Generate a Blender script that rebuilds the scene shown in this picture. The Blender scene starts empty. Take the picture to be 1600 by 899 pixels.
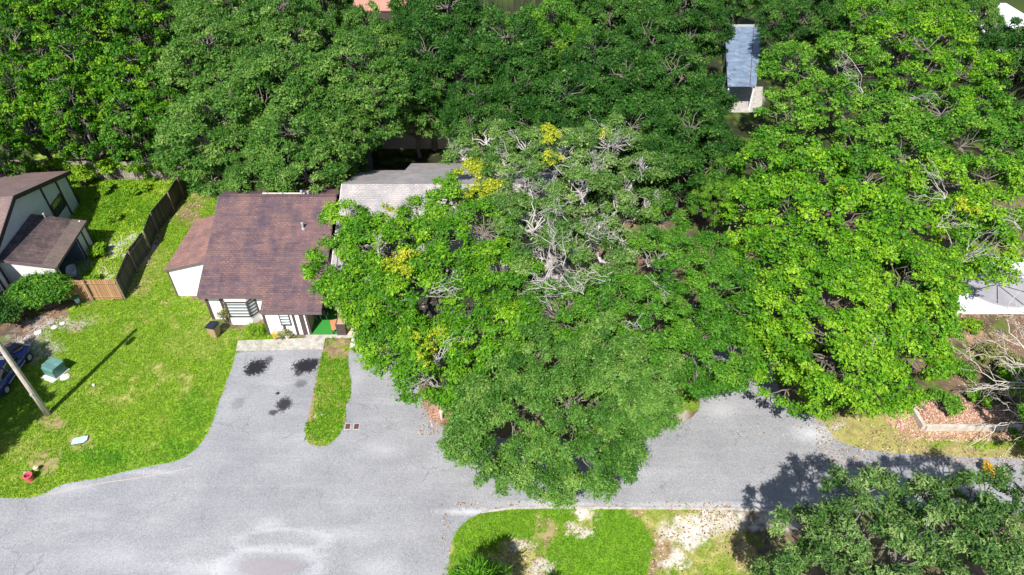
import bpy, bmesh, math, random
import numpy as np
from mathutils import Vector, Matrix

# ------------------------------------------------------------------ scene, camera, light
S = bpy.context.scene
COL = S.collection
PI = math.pi
H = 33.0
TH = math.radians(40.6)
FPX = 1060.0
cam_d = bpy.data.cameras.new('camera'); cam = bpy.data.objects.new('camera', cam_d); COL.objects.link(cam)
cam.location = (0, 0, H); cam.rotation_euler = (PI/2-TH, 0, 0)
cam_d.sensor_width = 36; cam_d.lens = 36*FPX/1600; cam_d.clip_end = 3000; cam_d.clip_start = 0.5
S.camera = cam
SUN_AZ = math.radians(17); SUN_EL = math.radians(50)      # shadows travel toward +Y, a little +X
w = bpy.data.worlds.new('World'); S.world = w; w.use_nodes = True
nt = w.node_tree; nt.nodes.clear()
sky = nt.nodes.new('ShaderNodeTexSky'); sky.sky_type = 'NISHITA'; sky.sun_disc = False
sky.sun_elevation = SUN_EL; sky.sun_rotation = PI+SUN_AZ
bg = nt.nodes.new('ShaderNodeBackground'); bg.inputs[1].default_value = 0.095
wo = nt.nodes.new('ShaderNodeOutputWorld')
nt.links.new(sky.outputs[0], bg.inputs[0]); nt.links.new(bg.outputs[0], wo.inputs[0])
sun_d = bpy.data.lights.new('sun', 'SUN'); sun_d.energy = 5.0; sun_d.angle = math.radians(0.5); sun_d.color = (1, .955, .88)
sun = bpy.data.objects.new('sun', sun_d); COL.objects.link(sun)
d = Vector((math.sin(SUN_AZ)*math.cos(SUN_EL), math.cos(SUN_AZ)*math.cos(SUN_EL), -math.sin(SUN_EL)))
sun.rotation_euler = d.to_track_quat('-Z', 'Y').to_euler(); sun.location = (-20, -20, 60)
S.view_settings.view_transform = 'Standard'; S.view_settings.look = 'None'
S.view_settings.exposure = 0.66; S.view_settings.gamma = 1
S.render.engine = 'CYCLES'
S.cycles.max_bounces = 6; S.cycles.diffuse_bounces = 2; S.cycles.transmission_bounces = 4; S.cycles.transparent_max_bounces = 4

cT, sT = math.cos(TH), math.sin(TH)
def W(px, py, z=0.0):                      # photo pixel + height -> world point
    u = (px-800)/FPX; v = (449.5-py)/FPX
    t = (H-z)/(sT-v*cT)
    return Vector((u*t, t*(cT+v*sT), z))
def PY(px, py, y):                         # photo pixel on the vertical plane at that y
    u = (px-800)/FPX; v = (449.5-py)/FPX
    t = y/(cT+v*sT)
    return Vector((u*t, y, H-t*(sT-v*cT)))
def PXP(px, py, x):                        # photo pixel on the vertical plane at that x
    u = (px-800)/FPX; v = (449.5-py)/FPX
    t = x/u
    return Vector((x, t*(cT+v*sT), H-t*(sT-v*cT)))

# ------------------------------------------------------------------ helpers
rng = np.random.default_rng(7); random.seed(7)
def tag(o, label=None, cat=None, group=None, kind=None):
    if label: o['label'] = label
    if cat: o['category'] = cat
    if group: o['group'] = group
    if kind: o['kind'] = kind
    return o
def thing(name, label, cat, loc=(0, 0, 0), rz=0, group=None):
    o = bpy.data.objects.new(name, None); COL.objects.link(o); o.empty_display_size = .2
    o.location = loc; o.rotation_euler = (0, 0, rz)
    return tag(o, label, cat, group)
def link(name, me, m, parent=None):
    o = bpy.data.objects.new(name, me); COL.objects.link(o)
    if m is not None: me.materials.append(m)
    if parent: o.parent = parent
    return o
def fastmesh(name, V, Fc):
    """V (n,3); Fc (m,k) index array"""
    V = np.asarray(V, dtype=np.float32); Fc = np.asarray(Fc, dtype=np.int32)
    me = bpy.data.meshes.new(name); k = Fc.shape[1]
    me.vertices.add(len(V)); me.vertices.foreach_set('co', V.ravel())
    me.loops.add(Fc.size); me.loops.foreach_set('vertex_index', Fc.ravel())
    me.polygons.add(len(Fc)); me.polygons.foreach_set('loop_start', np.arange(0, Fc.size, k, dtype=np.int32))
    me.polygons.foreach_set('loop_total', np.full(len(Fc), k, dtype=np.int32))
    me.update(calc_edges=True); return me
class MB:
    def __init__(s): s.v = []; s.f = []
    def poly(s, pts):
        i = len(s.v); s.v += [tuple(p) for p in pts]; s.f.append(tuple(range(i, i+len(pts)))); return s
    def box(s, x0, x1, y0, y1, z0, z1):
        i = len(s.v)
        s.v += [(x0, y0, z0), (x1, y0, z0), (x1, y1, z0), (x0, y1, z0), (x0, y0, z1), (x1, y0, z1), (x1, y1, z1), (x0, y1, z1)]
        s.f += [tuple(i+k for k in q) for q in ((3, 2, 1, 0), (4, 5, 6, 7), (0, 1, 5, 4), (1, 2, 6, 5), (2, 3, 7, 6), (3, 0, 4, 7))]
        return s
    def slab(s, pts, th):                  # a polygon thickened downward
        n = len(pts); i = len(s.v); pts = [Vector(p) for p in pts]
        s.v += [tuple(p) for p in pts]+[(p.x, p.y, p.z-th) for p in pts]
        s.f.append(tuple(range(i, i+n))); s.f.append(tuple(range(i+2*n-1, i+n-1, -1)))
        for k in range(n):
            a, b = i+k, i+(k+1) % n; s.f.append((b, a, a+n, b+n))
        return s
    def prism(s, pts, off):                # polygon extruded by a vector
        n = len(pts); i = len(s.v); off = Vector(off); pts = [Vector(p) for p in pts]
        s.v += [tuple(p) for p in pts]+[tuple(p+off) for p in pts]
        s.f.append(tuple(range(i+n-1, i-1, -1))); s.f.append(tuple(range(i+n, i+2*n)))
        for k in range(n):
            a, b = i+k, i+(k+1) % n; s.f.append((a, b, b+n, a+n))
        return s
    def beam(s, a, b, w_, h_):             # rectangular bar from a to b
        a, b = Vector(a), Vector(b); d_ = (b-a).normalized()
        up = Vector((0, 0, 1)) if abs(d_.z) < .9 else Vector((0, 1, 0))
        r = d_.cross(up).normalized()*w_/2; u_ = r.cross(d_).normalized()*h_/2
        i = len(s.v)
        for p in (a, b): s.v += [tuple(p-r-u_), tuple(p+r-u_), tuple(p+r+u_), tuple(p-r+u_)]
        s.f += [tuple(i+k for k in q) for q in ((0, 1, 2, 3), (7, 6, 5, 4), (1, 0, 4, 5), (2, 1, 5, 6), (3, 2, 6, 7), (0, 3, 7, 4))]
        return s
    def lathe(s, prof, n=20, c=(0, 0)):
        i = len(s.v)
        for r, z in prof:
            for k in range(n): s.v.append((c[0]+r*math.cos(2*PI*k/n), c[1]+r*math.sin(2*PI*k/n), z))
        for j in range(len(prof)-1):
            for k in range(n):
                a = i+j*n+k; b = i+j*n+(k+1) % n; s.f.append((a, b, b+n, a+n))
        s.f.append(tuple(i+k for k in range(n-1, -1, -1))); e = i+(len(prof)-1)*n; s.f.append(tuple(e+k for k in range(n)))
        return s
    def build(s, name, m, parent=None, bevel=0, smooth=False):
        me = bpy.data.meshes.new(name); me.from_pydata(s.v, [], s.f)
        bm = bmesh.new(); bm.from_mesh(me)
        bmesh.ops.recalc_face_normals(bm, faces=bm.faces)
        if bevel: bmesh.ops.bevel(bm, geom=list(bm.edges), offset=bevel, segments=2, affect='EDGES', clamp_overlap=True)
        bm.to_mesh(me); bm.free()
        if smooth:
            for p in me.polygons: p.use_smooth = True
        return link(name, me, m, parent)
def tubes(polys, sides=4):
    """polys: list of (points (k,3), radii (k))"""
    V = []; Fc = []; base = 0
    ang = np.arange(sides)*2*PI/sides; ca, sa = np.cos(ang), np.sin(ang)
    for P, R in polys:
        P = np.asarray(P, float); R = np.asarray(R, float); k = len(P)
        T = np.gradient(P, axis=0); T /= (np.linalg.norm(T, axis=1, keepdims=True)+1e-9)
        ref = np.array([.31, .52, .79]) if abs(T[0] @ np.array([.31, .52, .79])) < .9 else np.array([1., 0, 0])
        A = np.cross(T, ref); A /= (np.linalg.norm(A, axis=1, keepdims=True)+1e-9); B = np.cross(T, A)
        V.append((P[:, None, :]+R[:, None, None]*(A[:, None, :]*ca[None, :, None]+B[:, None, :]*sa[None, :, None])).reshape(-1, 3))
        i = np.arange(k-1)[:, None]*sides; j = np.arange(sides)[None, :]; j2 = (j+1) % sides
        Fc.append((np.stack([i+j, i+j2, i+sides+j2, i+sides+j], -1).reshape(-1, 4)+base)); base += k*sides
    return np.concatenate(V), np.concatenate(Fc)
def wobble(a, b, n, amp, sag=0.0, r=rng):
    t = np.linspace(0, 1, n)[:, None]; P = np.asarray(a)*(1-t)+np.asarray(b)*t
    L = np.linalg.norm(np.asarray(b)-np.asarray(a))
    nz = r.normal(0, amp*L, (n, 3)); nz[0] = nz[-1] = 0
    P = P+nz*np.sin(t*PI); P[:, 2] += sag*L*np.sin(t[:, 0]*PI)
    return P

# noise for painting albedo patches on the ground
_g = np.random.default_rng(3).random((257, 257))
def vnoise(x, y, sc, off=0.0):
    x = np.asarray(x)*sc+off*13.7+500; y = np.asarray(y)*sc+off*7.3+500
    xi = np.floor(x).astype(int); yi = np.floor(y).astype(int); fx = x-xi; fy = y-yi
    fx = fx*fx*(3-2*fx); fy = fy*fy*(3-2*fy)
    a = _g[xi % 256, yi % 256]; b = _g[(xi+1) % 256, yi % 256]; c = _g[xi % 256, (yi+1) % 256]; d_ = _g[(xi+1) % 256, (yi+1) % 256]
    return (a*(1-fx)+b*fx)*(1-fy)+(c*(1-fx)+d_*fx)*fy
def fbm(x, y, sc, off=0.0, o=4):
    r = 0; a = .5; n = 0
    for k in range(o): r = r+a*vnoise(x, y, sc*2**k, off+k); n += a; a *= .55
    return r/n
def inpoly(x, y, P):
    c = np.zeros(np.shape(x), bool); n = len(P)
    for i in range(n):
        x1, y1 = P[i]; x2, y2 = P[(i+1) % n]
        if y1 == y2: continue
        k = ((y1 > y) != (y2 > y)) & (x < (x2-x1)*(y-y1)/(y2-y1)+x1); c ^= k
    return c

# ------------------------------------------------------------------ materials
def newmat(name):
    m = bpy.data.materials.new(name); m.use_nodes = True; n = m.node_tree
    b = n.nodes['Principled BSDF']; return m, n, b
def N(n, t, **k):
    x = n.nodes.new('ShaderNode'+t)
    for a, v in k.items():
        if a.startswith('i_'):
            key = a[2:]; key = int(key) if key.isdigit() else key.replace('_', ' ')
            x.inputs[key].default_value = v
        else: setattr(x, a, v)
    return x
def rgba(c): return (c[0], c[1], c[2], 1)
def ramp(n, fac, stops):
    r = n.nodes.new('ShaderNodeValToRGB'); e = r.color_ramp.elements
    while len(e) < len(stops): e.new(.5)
    for k, (p, c) in enumerate(stops): e[k].position = p; e[k].color = rgba(c)
    n.links.new(fac, r.inputs[0]); return r.outputs[0]
def mixc(n, fac, a, b, mode='MIX'):
    x = n.nodes.new('ShaderNodeMix'); x.data_type = 'RGBA'; x.blend_type = mode
    for sk, v in ((x.inputs[0], fac), (x.inputs[6], a), (x.inputs[7], b)):
        if hasattr(v, 'is_output'): n.links.new(v, sk)
        elif isinstance(v, (int, float)): sk.default_value = v
        else: sk.default_value = rgba(v)
    return x.outputs[2]
def math_(n, op, a, b=None, clamp=False):
    x = n.nodes.new('ShaderNodeMath'); x.operation = op; x.use_clamp = clamp
    for i, v in enumerate((a, b)):
        if v is None: continue
        if hasattr(v, 'is_output'): n.links.new(v, x.inputs[i])
        else: x.inputs[i].default_value = v
    return x.outputs[0]
def noise(n, co, sc, detail=4, rough=.6):
    x = N(n, 'TexNoise'); x.inputs['Scale'].default_value = sc; x.inputs['Detail'].default_value = detail; x.inputs['Roughness'].default_value = rough
    n.links.new(co, x.inputs['Vector']); return x.outputs['Fac']
def objco(n): return n.nodes.new('ShaderNodeTexCoord').outputs['Object']
def bump(n, b, h, s=.3, dist=.02):
    x = N(n, 'Bump'); x.inputs['Strength'].default_value = s; x.inputs['Distance'].default_value = dist
    n.links.new(h, x.inputs['Height']); n.links.new(x.outputs[0], b.inputs['Normal'])
def plain(name, c1, c2=None, sc=3, rough=.6, metal=0, bmp=0.0, spec=.5):
    m, n, b = newmat(name); c2 = c2 or tuple(x*.75 for x in c1); co = objco(n)
    f = noise(n, co, sc, 5, .65)
    n.links.new(ramp(n, f, [(.3, c2), (.7, c1)]), b.inputs['Base Color'])
    b.inputs['Roughness'].default_value = rough; b.inputs['Metallic'].default_value = metal
    b.inputs['Specular IOR Level'].default_value = spec
    if bmp: bump(n, b, noise(n, co, sc*6, 3), bmp)
    return m

def leafmat(name, dark, mid, light, trans=.25, gloss=.5, extra=None):
    m, n, b = newmat(name)
    a = N(n, 'Attribute'); a.attribute_name = 'tint'
    oi = n.nodes.new('ShaderNodeObjectInfo')
    f = math_(n, 'ADD', a.outputs['Fac'], math_(n, 'MULTIPLY', math_(n, 'SUBTRACT', oi.outputs['Random'], .5), .14))
    st = [(0, dark), (.5, mid), (.92, light)]
    if extra: st = [(0, dark), (.45, mid), (.8, light), (.97, extra)]
    c = ramp(n, f, st); n.links.new(c, b.inputs['Base Color'])
    b.inputs['Roughness'].default_value = gloss; b.inputs['Specular IOR Level'].default_value = .22
    tr = n.nodes.new('ShaderNodeBsdfTranslucent'); n.links.new(mixc(n, 1.0, c, (1.0, 1.15, .5), 'MULTIPLY'), tr.inputs[0])
    ms = n.nodes.new('ShaderNodeMixShader'); ms.inputs[0].default_value = trans
    n.links.new(b.outputs[0], ms.inputs[1]); n.links.new(tr.outputs[0], ms.inputs[2])
    n.links.new(ms.outputs[0], n.nodes['Material Output'].inputs[0]); return m
L_bright = leafmat('leaf_bright', (.035, .14, .006), (.095, .265, .010), (.23, .42, .02), .22)
L_mid = leafmat('leaf_mid', (.028, .12, .008), (.075, .22, .014), (.17, .33, .03), .2)
L_oak = leafmat('leaf_oak', (.03, .105, .012), (.075, .195, .024), (.18, .31, .06), .2)
L_grey = leafmat('leaf_grey', (.05, .135, .022), (.115, .23, .04), (.26, .37, .11), .2)
L_dark = leafmat('leaf_dark', (.012, .06, .006), (.032, .115, .012), (.10, .21, .035), .17)
L_wood = leafmat('leaf_wood', (.018, .085, .003), (.06, .20, .006), (.18, .35, .015), .2)
L_olive = leafmat('leaf_olive', (.03, .09, .018), (.08, .175, .034), (.22, .33, .10), .18)
L_yellow = leafmat('leaf_yellow', (.18, .30, .012), (.34, .40, .02), (.50, .48, .04), .2)
L_orange = leafmat('leaf_orange', (.5, .28, .02), (.65, .38, .02), (.75, .5, .05), .2)
L_dry = leafmat('leaf_dry', (.12, .12, .04), (.2, .22, .07), (.3, .3, .1), .2)
L_grass = leafmat('grass_blade', (.08, .20, .01), (.16, .29, .018), (.27, .34, .05), .3, .6)
L_weed = leafmat('weed_leaf', (.07, .20, .01), (.17, .34, .015), (.32, .46, .03), .3, .5)
L_vine = leafmat('vine_leaf', (.06, .18, .01), (.17, .34, .015), (.32, .48, .03), .3, .5)
L_pine = leafmat('pine_needle', (.05, .17, .01), (.09, .26, .012), (.16, .36, .02), .2, .45)
bark = plain('bark', (.21, .185, .16), (.10, .085, .07), 6, .85, bmp=.3)
bark_pale = plain('bark_pale', (.52, .49, .46), (.28, .26, .245), 5, .8)
bark_dead = plain('bark_dead', (.66, .62, .57), (.42, .38, .34), 4, .85)

white_wall = plain('white_siding', (.80, .79, .77), (.72, .71, .70), 1.2, .6)
def siding(name, c, pitch, axis):
    m, n, b = newmat(name); co = objco(n)
    sp = n.nodes.new('ShaderNodeSeparateXYZ'); n.links.new(co, sp.inputs[0])
    v = math_(n, 'MULTIPLY', sp.outputs[axis], 1/pitch); fr = math_(n, 'FRACT', v)
    line = math_(n, 'GREATER_THAN', fr, .9)
    nz = noise(n, co, 1.3, 5)
    col = mixc(n, line, ramp(n, nz, [(.3, tuple(x*.88 for x in c)), (.7, c)]), tuple(x*.55 for x in c))
    n.links.new(col, b.inputs['Base Color']); b.inputs['Roughness'].default_value = .6
    bump(n, b, fr, .5, .03); return m
sid_shade = siding('shaded_lap_siding', (.66, .68, .70), .2, 2)  # white siding greyed and blued, the gable's skylit shade put into its colour
sid_white = siding('white_lap_siding', (.8, .79, .77), .22, 2)
trim = plain('brown_trim', (.085, .062, .06), (.055, .04, .04), 4, .6)
trim_dark = plain('dark_trim', (.03, .025, .03), (.02, .017, .02), 4, .6)
fascia = plain('fascia_paint', (.17, .12, .125), (.11, .08, .085), 3, .6)
glass = plain('window_glass', (.05, .07, .08), (.03, .045, .05), 2, .06, spec=.8)
blind = plain('window_slat', (.62, .70, .70), (.5, .58, .58), 3, .4)
concrete = plain('concrete', (.50, .47, .43), (.26, .245, .22), 2.6, .85, bmp=.2)
concrete_pale = plain('pale_concrete', (.68, .65, .60), (.5, .48, .45), 1.3, .85, bmp=.15)
metal_grey = plain('grey_metal', (.55, .56, .58), (.4, .41, .43), 5, .45, .3)
white_pl = plain('white_plastic', (.8, .8, .8), (.7, .7, .7), 4, .4)

def roofmat(name, a, b_, c, sx=.32, sy=.15, streak=.5):
    m, n, b = newmat(name); co = objco(n)
    br = N(n, 'TexBrick'); br.inputs['Scale'].default_value = 1; br.inputs['Brick Width'].default_value = sx; br.inputs['Row Height'].default_value = sy
    br.inputs['Mortar Size'].default_value = .018; br.inputs['Mortar Smooth'].default_value = .3; br.inputs['Bias'].default_value = 0
    br.inputs['Color1'].default_value = rgba(a); br.inputs['Color2'].default_value = rgba(b_); br.inputs['Mortar'].default_value = rgba(tuple(x*.35 for x in a))
    n.links.new(co, br.inputs['Vector'])
    mp = N(n, 'Mapping'); mp.inputs['Scale'].default_value = (1.0, .28, .28); n.links.new(co, mp.inputs[0])
    f1 = noise(n, mp.outputs[0], 1.1, 6, .7)
    mp2 = N(n, 'Mapping'); mp2.inputs['Scale'].default_value = (.35, 1.6, 1.6); n.links.new(co, mp2.inputs[0])
    f2 = noise(n, mp2.outputs[0], 2.4, 5, .75)
    f = math_(n, 'MULTIPLY', f1, f2)
    fac = ramp(n, f, [(.19, (0, 0, 0)), (.32, (1, 1, 1))])
    col = mixc(n, fac, c, br.outputs[0]); col = mixc(n, ramp(n, noise(n, co, .8, 3), [(.4, (0, 0, 0)), (.7, (.35, .35, .35))]), col, tuple(x*1.25 for x in a)); f3 = noise(n, co, 9, 3)
    col = mixc(n, .35, col, ramp(n, f3, [(.35, (.35, .35, .35)), (.65, (1, 1, 1))]), 'MULTIPLY')
    n.links.new(col, b.inputs['Base Color']); b.inputs['Roughness'].default_value = .85
    bump(n, b, br.outputs['Fac'], .4, .02); return m
roof_a = roofmat('brown_shingle', (.21, .115, .10), (.14, .08, .085), (.065, .045, .065))
roof_lean = roofmat('red_shingle', (.36, .19, .15), (.26, .14, .12), (.17, .10, .10))
roof_b = roofmat('grey_shingle', (.46, .42, .40), (.38, .34, .33), (.26, .25, .27))
roof_l = roofmat('faded_brown_shingle', (.26, .17, .15), (.20, .135, .125), (.15, .105, .105))
roof_wing = roofmat('weathered_shingle', (.15, .10, .09), (.09, .062, .062), (.035, .027, .033), .32, .3)
roof_strip = roofmat('tan_shingle', (.19, .14, .115), (.15, .11, .095), (.11, .085, .075))
roof_far = plain('grey_metal_roof', (.24, .31, .42), (.09, .13, .20), 1.1, .6)
roof_white = plain('white_roof', (.75, .76, .8), (.6, .62, .66), .6, .5)
roof_salmon = plain('salmon_roof', (.55, .26, .19), (.42, .2, .15), 1.5, .8)
turf = plain('artificial_turf', (.03, .25, .03), (.02, .19, .02), 8, .8, bmp=.3)

def plankmat(name, c1, c2, pitch, axis):
    m, n, b = newmat(name); co = objco(n); sp = n.nodes.new('ShaderNodeSeparateXYZ'); n.links.new(co, sp.inputs[0])
    v = math_(n, 'MULTIPLY', sp.outputs[axis], 1/pitch); fr = math_(n, 'FRACT', v); fl = math_(n, 'FLOOR', v)
    wn = N(n, 'TexWhiteNoise'); wn.noise_dimensions = '1D'; n.links.new(fl, wn.inputs['W'])
    nz = noise(n, co, 3, 5, .7)
    f = math_(n, 'ADD', math_(n, 'MULTIPLY', wn.outputs[0], .5), math_(n, 'MULTIPLY', nz, .5))
    col = mixc(n, math_(n, 'GREATER_THAN', fr, .88), ramp(n, f, [(.25, c2), (.75, c1)]), tuple(x*.25 for x in c2))
    n.links.new(col, b.inputs['Base Color']); b.inputs['Roughness'].default_value = .85; return m
wood_tan = plankmat('tan_fence_wood', (.46, .27, .13), (.30, .17, .085), .14, 0)
wood_grey = plankmat('grey_fence_wood', (.36, .31, .26), (.22, .19, .16), .15, 0)
wood_dark = plankmat('dark_fence_wood', (.125, .118, .09), (.06, .056, .044), .16, 1)

# ------------------------------------------------------------------ ground
ROAD_PX = [(-160, 800), (-60, 780), (0, 778), (45, 780), (75, 769), (100, 755), (150, 749), (200, 736), (255, 725), (285, 718), (308, 702), (322, 682), (334, 656), (344, 622), (357, 590), (366, 562), (370, 546),
           (640, 546), (650, 590), (662, 640), (680, 664), (700, 670), (760, 684), (900, 690), (1000, 680), (1060, 662), (1080, 655), (1096, 636), (1088, 600), (1080, 540), (1200, 540),
           (1215, 610), (1240, 640), (1282, 655), (1296, 678), (1315, 692), (1350, 703), (1420, 711), (1500, 714), (1600, 717), (1760, 722),
           (1800, 800), (1600, 800), (1400, 799), (1260, 797), (1100, 794), (960, 793), (860, 792), (800, 793), (755, 800), (725, 815), (707, 840), (701, 870), (699, 899), (699, 1000), (720, 1150), (-160, 1150)]
ISL_PX = [(510, 529), (549, 529), (546, 548), (543, 570), (549, 598), (548, 622), (539, 634), (540, 655), (531, 680), (512, 697), (490, 698), (478, 690), (477, 668), (484, 640), (490, 608), (498, 575), (506, 545)]
def densify(P, step, jit, seed=1):
    r = random.Random(seed); out = []
    for i in range(len(P)):
        a, b = P[i], P[(i+1) % len(P)]; L = (b-a).length; n = max(1, int(L/step))
        for k in range(n):
            p = a.lerp(b, k/n)
            if jit: p = p+Vector((r.uniform(-jit, jit), r.uniform(-jit, jit), 0))
            out.append(p)
    return out
def rounded(P, it=2):
    for _ in range(it):
        Q = []
        for i in range(len(P)):
            a, b = P[i], P[(i+1) % len(P)]; Q += [a.lerp(b, .25), a.lerp(b, .75)]
        P = Q
    return P
def topx(X, Y):
    t = Y*cT+H*sT                # depth of ground points
    return 800+FPX*X/t, 449.5-FPX*(Y*sT-H*cT)/t
def col(*c): return np.array(c, float)
C_LIT, C_SOIL, C_DRY = col(.23, .15, .10), col(.10, .075, .055), col(.33, .32, .10)
C_GR, C_BR, C_LUSH, C_SAND = col(.15, .26, .018), col(.20, .33, .018), col(.06, .24, .012), col(.60, .56, .51)
C_PINK = col(.46, .27, .20); C_GREY = col(.42, .40, .40)
LAWN = [(-300, 980), (-300, 560), (40, 545), (70, 515), (105, 492), (130, 470), (194, 467), (240, 390), (275, 320), (300, 262), (345, 290), (345, 345), (262, 425), (283, 465), (330, 470), (336, 515), (445, 515), (445, 560), (372, 600), (330, 720), (0, 830)]
YARD = [(60, 235), (310, 235), (300, 262), (255, 330), (194, 470), (80, 455), (60, 300)]
VERGE = [(690, 785), (1140, 785), (1180, 850), (1210, 1000), (690, 1000)]
RVERGE = [(1275, 650), (1350, 640), (1620, 660), (1700, 730), (1275, 730)]
GREENB = [(855, 990), (852, 850), (880, 835), (925, 832), (930, 785), (985, 785), (1010, 830), (1030, 860), (1005, 899), (1010, 990)]
GREENA = [(700, 820), (760, 790), (905, 790), (895, 815), (860, 822), (845, 850), (800, 840), (760, 855), (720, 880)]
def ground_color(X, Y, island=False):
    px, py = topx(X, Y)
    n1 = fbm(X, Y, .55, 1); n2 = fbm(X, Y, 1.7, 2); n3 = fbm(X, Y, .18, 3, 3); n4 = vnoise(X, Y, 5., 4)
    wx = px+(fbm(X, Y, 1.3, 5)-.5)*36+(fbm(X, Y, 4.2, 8, 3)-.5)*26; wy = py+(fbm(X, Y, 1.3, 6)-.5)*28+(fbm(X, Y, 4.2, 9, 3)-.5)*20
    def ss(a, lo, hi): return np.clip((a-lo)/(hi-lo), 0, 1)[..., None]
    def mix(c, c2, f): return c*(1-f)+c2*f
    def blob(cx, cy, rx, ry, s=1.0):
        dd = ((wx-cx)/rx)**2+((wy-cy)/ry)**2
        return (np.clip((1.25-dd)*1.3, 0, 1)*s*(.55+.45*(vnoise(X, Y, 3.6, 11) > .36)))[..., None]
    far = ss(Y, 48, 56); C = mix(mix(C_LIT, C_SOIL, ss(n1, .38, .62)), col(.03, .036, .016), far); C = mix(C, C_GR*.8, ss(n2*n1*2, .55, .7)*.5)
    def grass(C, poly, base, dryness):
        g = inpoly(wx, wy, poly)[..., None]
        c = mix(base, C_DRY, ss(n2*.5+n1*.5+n4*.12, .53-dryness, .72-dryness)); c = mix(c, C_LUSH*1.1+base*.2, ss(n3, .55, .75)*.35)
        return np.where(g, c, C)
    C = grass(C, LAWN, C_GR*.25+C_BR*.8, -.09)
    C = grass(C, YARD, C_BR, -.04)
    C = grass(C, VERGE, C_GR, .10)
    C = grass(C, RVERGE, C_DRY*.6+C_LIT*.5, .12)
    for P, b0 in ((GREENA, C_BR*.6+C_LUSH*.4), (GREENB, C_LUSH*.45+C_BR*.55)):
        g = inpoly(px+(wx-px)*.35, py+(wy-py)*.35, P)[..., None]; C = np.where(g, mix(b0, C_DRY, ss(n2, .62, .8)*.25), C)
    B = lambda c, *a: None
    for c, a in [(C_DRY, (240, 415, 25, 30, .5)), (C_DRY, (210, 450, 40, 14, .8)), (C_LIT, (296, 330, 24, 30, .75)), (C_LIT*1.2, (80, 655, 22, 12, .8)), (C_PINK, (125, 690, 24, 14, .6)),
                 (C_LIT*1.4, (75, 722, 26, 16, .8)), (C_LUSH, (150, 715, 55, 16, .6)), (C_LUSH, (300, 640, 30, 40, .4)), (C_LUSH, (280, 700, 40, 14, .5)), (C_BR, (100, 610, 40, 25, .3)),
                 (C_DRY*1.1, (300, 540, 60, 20, .4)), (C_DRY, (30, 700, 35, 20, .5)), (C_LIT, (390, 505, 40, 9, .8)), (C_GREY, (90, 505, 60, 12, .8)), (C_GREY*.9, (50, 540, 45, 25, .8)),
                 (C_GREY*1.1, (200, 385, 42, 26, .9)), (C_GREY, (165, 428, 28, 20, .85)), (C_DRY, (235, 290, 30, 25, .6)), (C_SOIL, (110, 430, 25, 30, .9)), (C_LUSH, (170, 300, 40, 30, .3)),
                 # lower verge bare sand
                 (C_SAND, (915, 806, 17, 13, 1)), (C_SAND, (905, 828, 22, 7, .95)), (C_SAND*.8, (815, 850, 18, 12, .7)), (C_LIT*1.5, (850, 830, 18, 26, .7)), (C_SAND*.85, (845, 888, 20, 18, .9)),
                 (C_LIT*1.2, (1030, 870, 18, 40, .8)), (C_SAND, (1075, 830, 45, 26, 1)), (C_SAND*.95, (1125, 812, 45, 16, .95)), (C_SAND, (1060, 875, 22, 16, .95)), (C_SAND*.8, (1215, 815, 40, 18, .8)), (C_LIT, (1160, 860, 25, 30, .6)),
                 (C_BR, (1130, 890, 18, 22, .7)), (C_LIT*1.2, (990, 800, 14, 10, .6)),
                 # right verge and beds
                 (C_SAND*.7, (1295, 665, 22, 9, .8)), (C_BR, (1545, 693, 32, 13, .9)), (C_BR, (1470, 690, 26, 9, .6)), (C_PINK, (1500, 652, 85, 16, .9)), (C_PINK, (1412, 650, 18, 30, .8)), (C_PINK*.9, (1480, 676, 70, 5, .6)),
                 (C_PINK, (685, 648, 24, 22, .9)), (C_GR, (1070, 630, 26, 24, .9)), (C_SAND*.7, (1060, 655, 22, 8, .7)),
                 (C_LIT*1.6, (1520, 530, 30, 20, .8)), (C_LIT*1.3, (1560, 540, 30, 14, .6)), (C_PINK*.9, (1060, 300, 50, 18, 1)), (C_LIT*1.4, (1150, 400, 30, 20, .8)), (C_SAND*.6, (1160, 155, 30, 20, .8)), (C_SAND, (1582, 178, 16, 10, .9)),
                 (C_LIT*1.5, (690, 222, 35, 12, .9))]:
        C = mix(C, c, blob(*a))
    if island:
        C = mix(C_BR*.7+C_LUSH*.5, C_DRY, ss(n2, .5, .7)*.6)
        C = mix(C, C_LIT*1.15, blob(525, 540, 24, 16, 1)); C = mix(C, C_LIT*1.3, (np.clip((498-.10*(py-560)-px+(wx-px)*.4)/8+.6, 0, 1)*(py < 660))[..., None]); C = mix(C, C_SAND*.8, blob(497, 652, 6, 5, .9))
        C = mix(C, C_LIT*1.3, blob(480, 690, 8, 12, .8))
    C = C*(.74+.5*n4[..., None])
    # grass mask for blades
    return np.clip(C, 0.01, .8)
def attr_color(me, name, C):
    at = me.attributes.new(name, 'FLOAT_COLOR', 'POINT')
    at.data.foreach_set('color', np.concatenate([C, np.ones((len(C), 1))], 1).astype(np.float32).ravel())
def groundmat():
    m, n, b = newmat('ground_cover'); co = objco(n)
    a = N(n, 'Attribute'); a.attribute_name = 'albedo'
    f = noise(n, co, 9, 5, .75); f2 = noise(n, co, 32, 3, .7)
    c = mixc(n, .8, a.outputs['Color'], ramp(n, f, [(.3, (.68, .68, .68)), (.7, (1.25, 1.25, 1.25))]), 'MULTIPLY')
    c = mixc(n, .8, c, ramp(n, f2, [(.3, (.7, .7, .7)), (.7, (1.25, 1.25, 1.25))]), 'MULTIPLY')
    n.links.new(c, b.inputs['Base Color']); b.inputs['Roughness'].default_value = .95; b.inputs['Specular IOR Level'].default_value = .15
    bump(n, b, f2, .6, .05); return m
M_ground = groundmat()
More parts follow.
